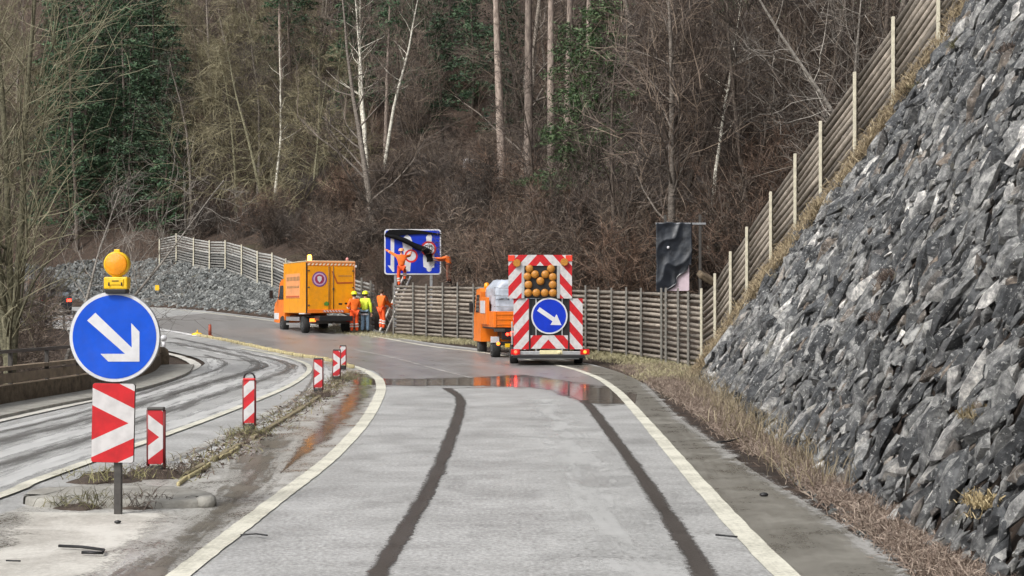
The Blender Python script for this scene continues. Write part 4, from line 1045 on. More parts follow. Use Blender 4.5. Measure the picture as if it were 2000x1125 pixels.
# ---------------------------------------------------------------- box truck
m_oylow = M('orange_tail_board', (.84, .20, .012), .4, .1, 5, dirt=.3)
def box_truck():
    rz = R(22)
    root = thing('box_truck', 'orange-yellow box truck with closed rear doors and a round badge, parked on the far bend', 'truck', (-7.95, 67.35, G(67.4)), rz)
    W2, L, z0, z1 = 1.07, 4.3, .88, 3.14
    b = B(); b.box((0, L / 2, (z0 + z1) / 2), (W2 * 2, L, z1 - z0), .03); b.build('cargo_box', m_oy, root)
    b = B(); b.box((0, L / 2, z1 + .02), (W2 * 2 + .03, L + .04, .05), .015); b.build('roof_edge', M('pale_roof', (.55, .45, .3), .5, .1, 5), root)
    b = B(); b.box((0, -.02, z1 - .02), (W2 * 2 + .06, .06, .07), .01); b.build('rear_header', m_orl, root)
    stt = stripe('header_stripes', .17, 1, -.7, red=(.8, .22, .03), white=(.8, .7, .5)); b = B(); b.box((0, -.03, z1 - .12), (W2 * 1.95, .02, .09)); b.build('header_stripes', stt, root)
    for s, nm in ((-1, 'left'), (1, 'right')):
        b = B(); b.box((s * .52, -.035, (z0 + z1) / 2 - .04), (1.0, .05, z1 - z0 - .34), .01); d = b.build('rear_door', m_oy, root)
        b = B(); b.tube([(s * .1, -.075, z0 + .12), (s * .1, -.075, z1 - .2)], .014, 6); b.build('lock_rod', m_darksteel, d)
        for zz in (z0 + .35, (z0 + z1) / 2, z1 - .4):
            b = B(); b.box((s * 1.0, -.068, zz), (.09, .03, .05), .005); b.build('hinge', m_darksteel, d)
        b = B(); b.box((s * (W2 + .012), 0, (z0 + z1) / 2), (.05, .07, z1 - z0), .01); b.build('corner_post', m_black if s < 0 else m_orl, root)
    b = B(); b.box((.1, -.08, 1.95), (.07, .05, .1), .01); b.build('door_handle', m_darksteel, root)
    bd = B(); bd.prism(circ(.335, 32), -.068, -.063); bd2 = bd.build('badge', M('badge_violet', (.16, .06, .22), .5, .4, 40), root); bd2.location = (-.52, 0, 2.37)
    b = B(); b.prism(circ(.275, 28), -.073, -.0685); b.build('badge_ring', M('badge_lilac', (.55, .35, .5), .5, .35, 60), bd2)
    b = B(); b.prism(circ(.21, 28), -.078, -.0735); b.build('badge_inner', M('badge_dark_red', (.3, .03, .08), .5, .3, 30), bd2)
    b = B(); b.prism([(-.1, .1), (0, .14), (.1, .1), (.09, -.04), (0, -.15), (-.09, -.04)], -.083, -.0785); b.build('badge_shield', m_white, bd2)
    b = B(); b.prism([(.02, 2.72), (.09, 2.72), (.30, 2.24), (.98, 2.26), (.98, 2.19), (.26, 2.17)], -.069, -.062); b.build('brown_line', M('brown_line', (.42, .09, .015), .5, .1, 9), root)
    b = B()
    for k in range(11): b.box((.36 + k * .055, -.064, 2.52), (.035, .008, .05 + .02 * (k % 3 == 0)))
    b.build('small_lettering', M('faded_lettering', (.45, .22, .05), .6, .2, 9), root)
    b = B(); b.prism([(-.32, 1.32), (-.22, 1.40), (-.12, 1.36), (-.08, 1.26), (-.16, 1.2), (-.3, 1.22)], -.069, -.062); b.build('green_sticker', M('green_sticker', (.08, .22, .03), .5, .2, 9), root)
    b = B(); b.box((.42, -.064, 1.29), (.16, .008, .07)); b.box((.68, -.064, 1.31), (.13, .008, .07)); b.build('dark_sticker', m_black, root)
    b = B(); b.box((0, -.06, z0 + .09), (W2 * 1.96, .07, .16), .01); b.build('tail_board', m_oylow, root)
    stt = stripe('bumper_stripes', .13, 1, .8, red=(.55, .12, .05)); b = B(); b.box((.1, -.1, z0 + .09), (.95, .008, .09)); b.build('warning_strip', stt, root)
    # left side of the box: recessed panel with lettering and lines
    b = B(); b.box((-W2 - .01, 2.5, 2.1), (.02, 2.6, 1.1), .006); b.build('side_panel', m_orl, root)
    b = B(); b.box((-W2 - .026, 2.45, 1.62), (.012, 2.4, .07)); b.build('side_stripe', M('red_brown_stripe', (.50, .10, .03), .5, .1, 9), root)
    b = B()
    for k in range(9): b.box((-W2 - .025, 1.3 + k * .27, 2.42), (.01, .16, .18)); b.box((-W2 - .025, 1.4 + k * .25, 2.05), (.01, .14, .10))
    b.build('side_lettering', M('grey_lettering', (.30, .18, .08), .6, .2, 9), root)
    # chassis
    b = B(); b.box((0, 1.9, .66), (1.5, 5.6, .22), .02); b.box((0, .3, .55), (.7, .3, .25), .02); b.build('chassis', m_black, root)
    b = B(); b.box((0, .02, .5), (1.9, .1, .16), .02); b.build('bumper', m_darksteel, root)
    b = B(); b.box((.15, -.045, .60), (.52, .02, .12), .004); b.build('number_plate', m_steel, root)
    b = B(); b.tube([(.1, 0, .42), (.1, -.18, .42)], .05, 8); b.build('tow_hitch', m_alu, root)
    for s in (-1, 1):
        b = B(); b.box((s * .82, -.05, .58), (.26, .06, .14), .01); b.build('tail_light', m_sig if s < 0 else m_redlens, root)
    for y in (.85, 4.7):
        for s in (-1, 1): wheel(root, s * .93, y, .37, .28, s)
    b = B(); b.box((-1.0, 2.8, .62), (.04, 2.4, .18), .01); b.box((-1.0, 2.8, .38), (.04, 2.4, .10), .01); b.build('side_guard', m_alu, root)
    b = B(); b.box((-.95, .85, .86), (.3, .95, .05), .01); b.build('mudguard', m_white, root)
    # cab
    yb = L + .05
    prof = [(yb, .55), (yb, 2.35), (yb + .5, 2.45), (yb + .95, 2.3), (yb + 1.35, 1.55), (yb + 1.95, 1.3), (yb + 2.1, 1.0), (yb + 2.1, .45), (yb + 1.6, .42), (yb + .2, .42)]
    b = B(); b.prism_x(prof, -1.0, 1.0); cab = b.build('cab', m_or, root)
    b = B(); b.prism_x([(yb + .25, 1.5), (yb + .25, 2.15), (yb + .85, 2.15), (yb + 1.2, 1.5)], -1.012, 1.012); b.build('side_window', m_glass, cab)
    b = B(); b.box((-1.35, yb + 1.25, 1.75), (.16, .1, .38), .02); b.tube([(-1.0, yb + 1.2, 1.6), (-1.3, yb + 1.25, 1.62)], .02, 6); b.build('wing_mirror', m_black, cab)
    b = B(); b.box((-1.0, yb + 1.6, .72), (.05, .85, .3), .02); b.build('door_sill', m_white, cab)
    b = B(); b.lathe([(.085, 0), (.09, .05), (.085, .2), (.05, .24)], (-.92, .12, z1 + .05), n=16); b.build('beacon_light', m_beacon, root)
    b = B(); b.lathe([(.06, 0), (.06, .1), (.03, .14)], (.78, .12, z1 + .05), n=14); b.build('rear_beacon_light', M('pink_lens', (.75, .3, .28), .3, .1, 9), root)
    b = B(); b.box((W2 + .06, -.03, 2.95), (.08, .08, .1), .01); b.build('marker_light', m_white, root)
box_truck()

# ---------------------------------------------------------------- warning trailer
def trailer():
    Y0 = 46.4; s = Y0 / FP; x0 = (1071 - 1000) * s; z0 = G(Y0 + .6)
    X = lambda c: (c - 1071) * s
    Z = lambda r: CH + (HR - r) * s - z0
    root = thing('warning_trailer', 'road works warning trailer with red and white striped boards, lamp board and blue arrow disc', 'trailer', (x0, Y0, z0))
    stl = stripe('board_stripes', .56, 1, .72 * 1.2, 'x', .20)
    # lower board: side panels and chevron
    for nm, c0, c1, r0, r1 in (('side_panel', 1003, 1034, 583, 682), ('side_panel', 1111, 1138, 583, 682), ('chevron_panel', 1036, 1110, 655, 681)):
        b = B(); b.prism([(X(c0), Z(r1)), (X(c1), Z(r1)), (X(c1), Z(r0)), (X(c0), Z(r0))], 0, .03); b.build(nm, stl, root)
    b = B(); b.box(((X(1036) + X(1110)) / 2, .045, (Z(583) + Z(655)) / 2), (X(1110) - X(1036), .02, Z(583) - Z(655) - .004)); b.build('centre_board', m_black, root)
    for c in (1047, 1098):
        b = B(); b.box((X(c), .02, (Z(583) + Z(690)) / 2), (.035, .03, Z(583) - Z(690)), .004); b.build('upright', m_alu, root)
    for c in (1034.5, 1110.8):
        b = B(); b.box((X(c) , .01, (Z(583) + Z(688)) / 2), (.05, .05, Z(583) - Z(688)), .004); b.build('frame_post', m_black, root)
    r = 35.5 * s
    b = B(); b.prism(circ(r, 56), -.03, -.01); d = b.build('arrow_disc', m_white, root); d.location = (X(1073), 0, Z(617))
    b = B(); b.prism(circ(r * .915, 56), -.034, -.0305); b.build('blue_face', m_blue2, d)
    ar = [(1049, 607), (1054, 600), (1083, 620), (1087, 613.5), (1096.5, 635), (1075, 634.5), (1079, 627.5)]
    b = B(); b.prism([((a - 1073) * s, (617 - c) * s) for a, c in ar], -.038, -.0345); b.build('arrow', m_white, d)
    # upper board
    stu = stripe('upper_board_stripes', .56, 1, .9, 'x', .12)
    ub = thing_u = None
    cx = X(1055)
    b = B(); b.prism([(X(993) - cx, 0), (X(1022) - cx, 0), (X(1022) - cx, Z(519) - Z(583)), (X(1090) - cx, Z(519) - Z(583)), (X(1090) - cx, 0), (X(1117) - cx, 0), (X(1117) - cx, Z(498) - Z(583)), (X(993) - cx, Z(498) - Z(583))], 0, .03)
    ub = b.build('upper_board', stu, root); ub.location = (cx, -.05, Z(583)); 
    for c in (1021.5, 1090.5):
        b = B(); b.box((X(c) - cx, -.0, (Z(519) - Z(583)) / 2), (.085, .03, Z(519) - Z(583) - .01), .003); b.build('grey_frame', m_alu, ub)
    b = B(); b.box((0, .06, (Z(519) - Z(583)) / 2), (X(1088) - X(1024), .03, Z(519) - Z(583) - .01)); b.build('lamp_board', m_black, ub)
    for a, c in ((995, 500), (1115, 500)):
        b = B(); b.box((X(a) - cx + (.06 if a < 1000 else -.06), -.012, Z(c) - Z(583) - .07), (.2, .02, .18), .004); b.build('corner_patch', M('orange_red_patch', (.75, .05, .02), .5, .1, 9) if 'orange_red_patch' not in bpy.data.materials else bpy.data.materials['orange_red_patch'], ub)
    for a, c in ((1009.5, 514), (1102, 512)):
        b = B(); b.tube([(X(a) - cx, .0, Z(c) - Z(583)), (X(a) - cx, -.10, Z(c) - Z(583))], [.125, .115], 8); b.build('flashing_lamp', m_lens2, ub)
    for a, c in ((1034, 525), (1076, 525), (1030, 540), (1045, 536), (1065, 536), (1079.5, 541), (1055.5, 549), (1032, 556), (1079.5, 556), (1031.5, 572), (1047.5, 572), (1064, 572), (1080, 572)):
        b = B(); b.lathe([(.118, .05), (.122, 0), (.118, -.03), (.10, -.05), (.07, -.066), (.03, -.075)], (X(a) - cx, .0, Z(c) - Z(583)), 'y', 20); b.build('lamp', m_lens2, ub)
    # carriage
    b = B(); b.box((X(1071), .6, Z(695)), (X(1140) - X(1002), 2.6, .09), .01); b.build('platform', m_black, root)
    b = B(); b.box((X(1071), -.06, Z(690)), (X(1145) - X(1000), .1, .13), .01); b.build('light_bar', m_alu, root)
    b = B(); b.box((X(1071), -.06, Z(700)), (X(1132) - X(1012), .06, .05), .005); b.build('under_bar', m_alu, root)
    b = B(); b.box((X(1076), -.125, Z(687.5)), (.68, .02, .12), .003); b.build('number_plate', m_plate, root)
    for c in (1007, 1142):
        b = B(); b.box((X(c), -.13, Z(687)), (.28, .07, .17), .012); b.build('light_cluster', m_redlens, root)
        b = B(); b.lathe([(.05, 0), (.05, -.02), (.03, -.03)], (X(c) , -.166, Z(687)), 'y', 16); b.build('tail_lamp', m_redlamp if c < 1050 else m_sig, root)
    b = B(); b.lathe([(.055, 0), (.055, -.02), (.03, -.03)], (X(1092), -.14, Z(688)), 'y', 16); b.build('plate_lamp', m_plate, root)
    wheel(root, X(1004), .55, .30, .26, -1); wheel(root, X(1131), .55, .30, .26, 1)
    for sx in (-1, 1):
        b = B(); b.tube([(X(1071) + sx * .95, .55, .72), (X(1071) + sx * .95, .9, .70), (X(1071) + sx * .95, .95, .45)], .05, 6); b.build('mudguard', m_black, root)
        b = B(); b.tube([(X(1071) + sx * .7, 1.9, .4), (X(1050), 3.1, .42)], .04, 8); b.build('drawbar', m_steel, root)
    for sx in (-.8, .8):
        b = B(); b.tube([(X(1071) + sx, .05, Z(590)), (X(1071) + sx, 1.5, .48)], .03, 6); b.build('stay', m_alu, root)
    b = B(); b.box((X(1000), .6, (Z(600) + Z(690)) / 2 - .1), (.05, .9, .7), .01); b.build('side_plate', m_alu, root)
trailer()

# ---------------------------------------------------------------- small orange tipper truck
def small_truck():
    root = thing('tipper_truck', 'small orange tipper truck with a load under white tarpaulin, left of the warning trailer', 'truck', (.36, 49.6, G(49.6) - .03), R(9))
    Wd = .95
    for x in (-Wd, Wd):
        b = B(); b.box((x, 1.35, 1.28), (.05, 2.7, .52), .012)
        b.build('side_board', m_or, root)
    b = B(); b.box((0, 0, 1.28), (2 * Wd + .05, .05, .52), .012)
    for z in (1.12, 1.28, 1.44): b.box((0, -.03, z), (2 * Wd - .1, .025, .03), .004)
    for x in (-.9, -.3, .3, .9): b.box((x, -.035, 1.28), (.04, .03, .5), .004)
    tb = b.build('tail_board', m_or, root)
    b = B(); b.prism(circ(.12, 20, -.22, 1.3), -.062, -.052); b.build('badge', m_white, tb)
    b = B(); b.box((0, 1.35, 1.0), (2 * Wd, 2.7, .07), .01); b.box((0, 1.6, .75), (.8, 4.4, .25), .02); b.build('chassis', m_black, root)
    # tarpaulin covered load
    bm = bmesh.new(); bmesh.ops.create_cube(bm, size=1); bmesh.ops.subdivide_edges(bm, edges=bm.edges[:], cuts=14, use_grid_fill=True)
    for v in bm.verts:
        p = v.co.copy(); rr = .30
        q = Vector((p.x * 1.74, p.y * 2.5 + 1.35, p.z * 1.15 + 2.0))
        k = max(0, abs(p.x) - .32) / .18; 
        if p.z > 0: q.z -= .26 * k * k * (p.z * 2) + .12 * (max(0, abs(p.y) - .35) / .15) ** 2
        f = mnoise.noise(Vector((q.x * 1.6, q.y * 1.6, q.z * 5))) * .07 + mnoise.noise(Vector((q.x * 5, q.y * 5, q.z * 9))) * .03
        q += Vector((p.x, p.y, p.z)).normalized() * f
        v.co = q
    for f in bm.faces: f.smooth = True
    me = bpy.data.meshes.new('tarpaulin'); bm.to_mesh(me); bm.free(); link('tarpaulin', me, m_tarp, root)
    b = B()
    for z in (1.7, 2.05, 2.3): b.tube([(-.95, .02, z), (0, -.0, z - .03), (.95, .02, z)], .012, 5)
    b.build('rope', m_steel, root)
    # cab ahead
    prof = [(2.95, .5), (2.95, 2.2), (3.1, 2.32), (4.0, 2.28), (4.45, 1.55), (4.7, 1.35), (4.75, .5)]
    b = B(); b.prism_x(prof, -.98, .98); cab = b.build('cab', m_or, root)
    b = B(); b.prism_x([(3.2, 1.5), (3.2, 2.1), (3.9, 2.1), (4.2, 1.5)], -.992, .992); b.build('side_window', m_glass, cab)
    b = B(); b.box((0, 2.94, 1.85), (1.5, .03, .5), .01); b.build('rear_window', m_glass, cab)
    b = B(); b.box((-1.18, 3.9, 1.65), (.14, .12, .34), .02); b.build('wing_mirror', m_black, cab)
    b = B(); b.lathe([(.09, 0), (.1, .06), (.08, .17), (.03, .2)], (-.72, 3.3, 2.32), n=16); b.build('beacon_light', m_lens, cab)
    # side locker with its white sheet
    b = B(); b.box((-1.0, 1.9, 1.55), (.10, 1.7, .9), .015); b.build('side_locker', m_or, root)
    b = B(); b.box((-1.062, 1.9, 1.68), (.02, 1.1, .42), .006); b.build('white_panel', m_white, root)
    b = B(); b.box((-.78, -.04, .93), (.36, .05, .10), .01); b.build('rear_beam', m_darksteel, root)
    for x, y in ((-.8, .7), (.8, .7), (-.8, 3.9), (.8, 3.9)): wheel(root, x, y, .34, .26, -1 if x < 0 else 1)
    b = B(); b.box((0, .05, .50), (1.7, .08, .12), .01); b.box((-.25, .0, .8), (.9, .06, .34), .01); b.build('bumper', m_black, root)
    b = B(); b.lathe([(.085, 0), (.08, -.02), (.05, -.03)], (-.36, -.05, .82), 'y', 14); b.build('tail_lamp', m_redlamp, root)
    b = B(); b.lathe([(.05, 0), (.05, -.02), (.03, -.03)], (-.52, -.05, .80), 'y', 14); b.build('small_tail_lamp', m_redlamp, root)
    b = B(); b.lathe([(.06, 0), (.06, -.02), (.03, -.03)], (-.82, -.03, .50), 'y', 14); b.build('indicator_lamp', m_sig, root)
    b = B(); b.box((-.42, -.0, .44), (.34, .03, .12), .004); b.build('number_plate', m_yel, root)
    b = B(); b.box((-.86, .4, .62), (.28, .05, .2), .01); b.build('mud_flap', m_white, root)
small_truck()

# ---------------------------------------------------------------- dark car far left
def dark_car():
    x, y = P(108, 606)
    y = 93.0; x = (106 - 1000) / FP * y
    root = thing('parked_car', 'dark car with one red tail light lit, far left behind bare branches', 'car', (x, y, G(y)), R(20))
    W_ = .88
    prof = [(-2.1, .3), (-2.12, .85), (-1.95, 1.0), (-1.6, 1.42), (-.4, 1.5), (.5, 1.42), (1.15, .98), (2.0, .85), (2.15, .6), (2.12, .28)]
    b = B(); b.prism_x(prof, -W_, W_); bd = b.build('body', M('dark_car_paint', (.018, .02, .024), .2, .2, 5), root)
    b = B(); b.prism_x([(-1.6, 1.0), (-1.42, 1.36), (-.35, 1.42), (.45, 1.34), (.95, 1.0)], -W_ - .012, W_ + .012); b.build('side_window', m_glass, bd)
    b = B(); b.box((0, -1.82, 1.2), (1.4, .02, .34), .0, Euler((R(-40), 0, 0))); b.build('rear_window', M('grey_glass', (.12, .14, .16), .1, .2, 5), bd)
    for s in (-1, 1):
        b = B(); b.box((s * .72, -2.1, .84), (.26, .08, .16), .02); b.build('tail_light', m_redlamp if s > 0 else m_redlens, bd)
    b = B(); b.box((0, -2.14, .62), (.5, .02, .12)); b.build('number_plate', m_white, bd)
    b = B(); b.box((0, -2.13, .42), (1.6, .1, .16), .03); b.build('bumper', m_black, bd)
    for px in (-.8, .8):
        for py in (-1.3, 1.35): wheel(root, px, py, .31, .2, -1 if px < 0 else 1)
dark_car()

# ---------------------------------------------------------------- big blue sign with its half pulled cover
def big_sign():
    Y0 = 69.0; s = Y0 / FP; zb = gz((806 - 1000) * s, Y0)
    X = lambda c: (c - 806) * s
    Z = lambda r: CH + (HR - r) * s - zb
    root = thing('lane_sign', 'large blue rectangular sign with white lane arrows, half covered by a black sheet', 'traffic sign', ((806 - 1000) * s, Y0, zb))
    b = B(); b.prism(rrect(111 * s, 89 * s, .14), 0, .04); bd = b.build('board', m_white, root); bd.location = (0, 0, Z(492))
    b = B(); b.prism(rrect(111 * s - .12, 89 * s - .12, .1), -.006, -.001); b.build('blue_face', m_blue2, bd)
    q = lambda pts: [((a - 806) * s, (492 - c) * s) for a, c in pts]
    b = B(); b.prism(q([(763, 466), (770, 466), (770, 531), (767, 531), (757, 518), (763, 519)]), -.010, -.0065); b.build('left_arrow', m_white, bd)
    b = B(); b.prism(q([(786, 474), (789, 463), (795, 458), (802, 463), (806, 474), (801, 530), (792, 530)]), -.010, -.0065); b.build('middle_arrow', m_white, bd)
    ring = lambda c, r, R1, mt, y0, nm: B().prism([(a + (c - 806) * s, h + (492 - r) * s) for a, h in circ(R1 * s, 28)], y0 - .0025, y0).build(nm, mt, bd)
    ring(803, 500, 13, m_redp, -.0105, 'speed_ring'); ring(803, 500, 9.5, m_white, -.0135, 'speed_face')
    b = B(); b.prism(q([(833, 470), (832, 463), (836, 458), (842, 458), (844, 463), (843, 470), (849, 505), (848, 522), (843, 524), (842, 529), (838, 531), (834, 529), (833, 524), (827, 521), (826, 503)]), -.010, -.0065); b.build('right_arrow', m_white, bd)
    ring(837, 486, 15, m_redp, -.0105, 'speed_ring'); ring(837, 486, 11.5, m_white, -.0135, 'speed_face')
    b = B()
    for c, w, r in ((833, 5, 480), (833, 5, 486), (833, 5, 492), (835, 1.6, 483), (831, 1.6, 489)): b.box(((c - 806) * s, -.018, (492 - r) * s), (w * s, .003, 1.6 * s))
    for k in range(2): b.box(((841 + 2.6 * (k * 2 - 1)) * s - 806 * s, -.018, (492 - 486) * s), (1.5 * s, .003, 13 * s)); b.box(((841) * s - 806 * s, -.0185, (492 - 480 - 12 * k) * s), (5.4 * s, .003, 1.5 * s))
    b.build('speed_number', m_black, bd)
    for c in (772, 842):
        b = B(); b.box((X(c), .10, Z(455) / 2 - .3), (.12, .12, Z(455) + .6), .008); b.build('post', m_steel, root)
    for r in (465, 520):
        b = B(); b.box((0, .06, Z(r)), (105 * s, .03, .06), .005); b.build('cross_beam', m_alu, root)
    # black sheet: strip along the top and the part gathered into a diagonal roll
    cover = thing('sign_cover', 'black plastic sheet pulled diagonally across the large blue sign', 'sheet', ((806 - 1000) * s, Y0, zb))
    b = B(); rr = random.Random(4)
    tops = [(752, 457), (760, 449), (790, 448), (820, 450), (862, 457)]; bots = [(752, 463), (765, 462), (790, 459), (820, 457), (862, 459)]
    poly = [(X(a), Z(c)) for a, c in tops] + [(X(a), Z(c)) for a, c in bots[::-1]]
    b.prism(poly, -.07, .06); b.build('top_strip', m_sheet, cover)
    pts = [Vector((X(a), yy, Z(c))) for a, c, yy in ((752, 459, -.06), (770, 463, -.14), (790, 469, -.2), (812, 481, -.22), (832, 489, -.24), (841, 494, -.22))]
    b = B(); V, F = [], []; ringtube(V, F, smooth(pts, 5), list(np.interp(np.linspace(0, 1, 26), [0, .2, .5, .9, 1], [.05, .1, .13, .14, .12])), 14)
    V = [v + Vector((0, 0, 1)) * mnoise.noise(v * 3) * .05 + Vector((0, mnoise.noise(v * 5) * .05, 0)) for v in V]
    me = raw_mesh('rolled_sheet', V, F, smooth=True); link('rolled_sheet', me, m_sheet, cover)
    b = B(); b.prism([(X(824), Z(487)), (X(842), Z(488)), (X(846), Z(506)), (X(846), Z(511)), (X(834), Z(512)), (X(834), Z(504))], -.17, -.12); b.build('hanging_end', m_sheet, cover)
    return X, Z
big_sign()

# ---------------------------------------------------------------- black wrapped sign
def wrapped_sign():
    Y0 = 51.5; s = Y0 / FP; x0 = (1315 - 1000) * s; zb = gz(x0, Y0)
    X = lambda c: (c - 1315) * s
    Z = lambda r: CH + (HR - r) * s - zb
    root = thing('wrapped_sign', 'tall sign wrapped in torn black plastic, pale pink corner showing, behind the log fence', 'traffic sign', (x0, Y0, zb))
    b = B(); b.prism(rrect(62 * s, 130 * s, .05, cz=0), .0, .03); bd = b.build('board', M('pale_pink_board', (.62, .5, .55), .6, .15, 4), root); bd.location = (X(1315), 0, Z(503))
    b = B(); b.box((X(1330), .05, Z(437)), (98 * s, .07, .07), .01); b.build('cross_beam', m_steel, root)
    for c in (1300, 1368):
        b = B(); b.box((X(c), .09, Z(437) / 2), (.09, .09, Z(437) + .6), .01); b.build('post', m_darksteel, root)
    nx, nz = 30, 60; V = []; F = []
    for j in range(nz + 1):
        for i in range(nx + 1):
            u, v = i / nx, j / nz; c = 1281 + 70 * u; r = 435 + 135 * v
            if v > .60: c = min(c, 1283 + 65 * max(.0, 1 - (v - .60) / .40 * (.72)) + 4 * math.sin(v * 30))
            c += 1.5 * mnoise.noise(Vector((u * 2, v * 4, 1)))
            fold = .07 * abs(math.sin(u * 3.2 + v * 7.5 + 1.5 * mnoise.noise(Vector((u * 2, v * 2, 4))))) ** .5 + .0 * math.sin((u * 1.6 + v * 2.2) * 9 + 5 * mnoise.noise(Vector((u * 2, v * 3, 4)))) + .018 * mnoise.noise(Vector((u * 6, v * 8, 2)))
            V.append((X(c), -.10 + fold * (.4 + .6 * math.sin(math.pi * u)), Z(r + 3 * mnoise.noise(Vector((u * 4, 7, 1)))))); 
    for j in range(nz):
        for i in range(nx): a = j * (nx + 1) + i; F.append((a, a + 1, a + nx + 2, a + nx + 1))
    me = raw_mesh('black_wrapping', V, F, smooth=True); w = link('black_wrapping', me, M('black_plastic_film', (.016, .02, .027), .3, .5, 3, .5, 9, spec=.9), root)
    sd_ = w.modifiers.new('thickness', 'SOLIDIFY'); sd_.thickness = .012
    b = B(); b.ball((X(1304), -.2, Z(484)), .05, 6); b.build('tie_knot', m_white, root)
wrapped_sign()
x, y = 7.05, 46.5
b = B(); b.box((0, 0, 0), (.7, .5, .2), .05, Euler((.3, .5, .2))); o = b.build('fallen_block', m_wallc); p = at(1383, 545, 48); o.location = p; tag(o, 'weathered grey block sticking out just above the fence, right of the wrapped sign', 'block')

# ---------------------------------------------------------------- ladders
m_lad = M('pale_ladder', (.62, .60, .55), .5, .1, 9)
def ladder(lab, foot, top, w=.42, mt=m_lad):
    foot, top = Vector(foot), Vector(top); root = thing('ladder', lab, 'ladder', foot); d = top - foot
    sd = Vector((1, 0, 0)); sd = (sd - d.normalized() * sd.dot(d.normalized())).normalized()
    sd = (sd * .45 + Vector((0, 1, 0)) * .9); sd = (sd - d.normalized() * sd.dot(d.normalized())).normalized()
    for s in (-1, 1):
        b = B(); b.tube([sd * s * w / 2, d + sd * s * w / 2], .05, 6); b.build('stile', mt, root)
    n = int(d.length / .28)
    for k in range(1, n):
        p = d * (k / n); b = B(); b.tube([p - sd * w / 2, p + sd * w / 2], .016, 6); b.build('rung', mt, root)
    return root
LF = Vector((-5.62, 66.3, G(66.3))); LT = at(798, 534, 68.7)
ladder('aluminium ladder leaning on the large blue sign with two workers on it', LF, LT)
LT2 = at(866, 500, 68.75); ladder('thin ladder at the right edge of the large blue sign, behind the fence', (LT2.x + .55, 69.6, gz(LT2.x + .55, 69.6)), LT2, .36, m_darksteel)

# ---------------------------------------------------------------- people
def skin(name, verts, edges, rad, mt, parent, sub=1, root_i=0):
    me = bpy.data.meshes.new(name); me.from_pydata([tuple(v) for v in verts], edges, []); o = bpy.data.objects.new(name + '_tmp', me); COL.objects.link(o)
    md = o.modifiers.new('s', 'SKIN'); md.use_smooth_shade = True
    for i, r in enumerate(rad):
        sv = me.skin_vertices[0].data[i]; sv.radius = (r, r) if isinstance(r, (int, float)) else r; sv.use_root = (i == root_i)
    m2 = o.modifiers.new('ss', 'SUBSURF'); m2.levels = sub; m2.render_levels = sub
    dg = bpy.context.evaluated_depsgraph_get(); dg.update(); ev = o.evaluated_get(dg)
    nm = bpy.data.meshes.new_from_object(ev); bpy.data.objects.remove(o); nm.name = name
    nm.polygons.foreach_set('use_smooth', [True] * len(nm.polygons)); nm.materials.clear()
    return link(name, nm, mt, parent)
m_skin = M('skin', (.55, .30, .21), .5, .1, 9)
m_hv = M('orange_work_jacket', (.90, .16, .012), .7, .15, 7, .3, 20); m_hvt = M('orange_work_trousers', (.88, .10, .015), .7, .18, 7, .3, 20)
m_hvy = M('yellow_work_jacket', (.72, .88, .06), .7, .12, 7, .3, 20); m_jeans = M('light_jeans', (.22, .34, .46), .8, .25, 9); m_jersey = M('dark_hem', (.015, .018, .02), .8, .2, 9)
m_helm = M('yellow_helmet', (.80, .85, .03), .35, .06, 9); m_refl = M('reflective_band', (.62, .60, .55), .4, .15, 9); m_boot = M('boots', (.03, .025, .02), .7, .3, 9); m_hair = M('hair', (.06, .035, .02), .8, .3, 30)
STAND = dict(pelvis=(0, 0, .95), waist=(0, 0, 1.08), chest=(0, .01, 1.32), neck=(0, .01, 1.50), head=(0, .03, 1.63), top=(0, .02, 1.73),
             ls=(-.18, 0, 1.43), le=(-.24, -.02, 1.14), lw=(-.22, .10, .90), rs=(.18, 0, 1.43), re=(.24, -.02, 1.14), rw=(.22, .10, .90),
             lh=(-.10, 0, .90), lk=(-.11, .03, .49), la=(-.12, -.01, .09), lt=(-.13, .15, .04), rh=(.10, 0, .90), rk=(.11, .03, .49), ra=(.12, -.01, .09), rt=(.13, .15, .04))
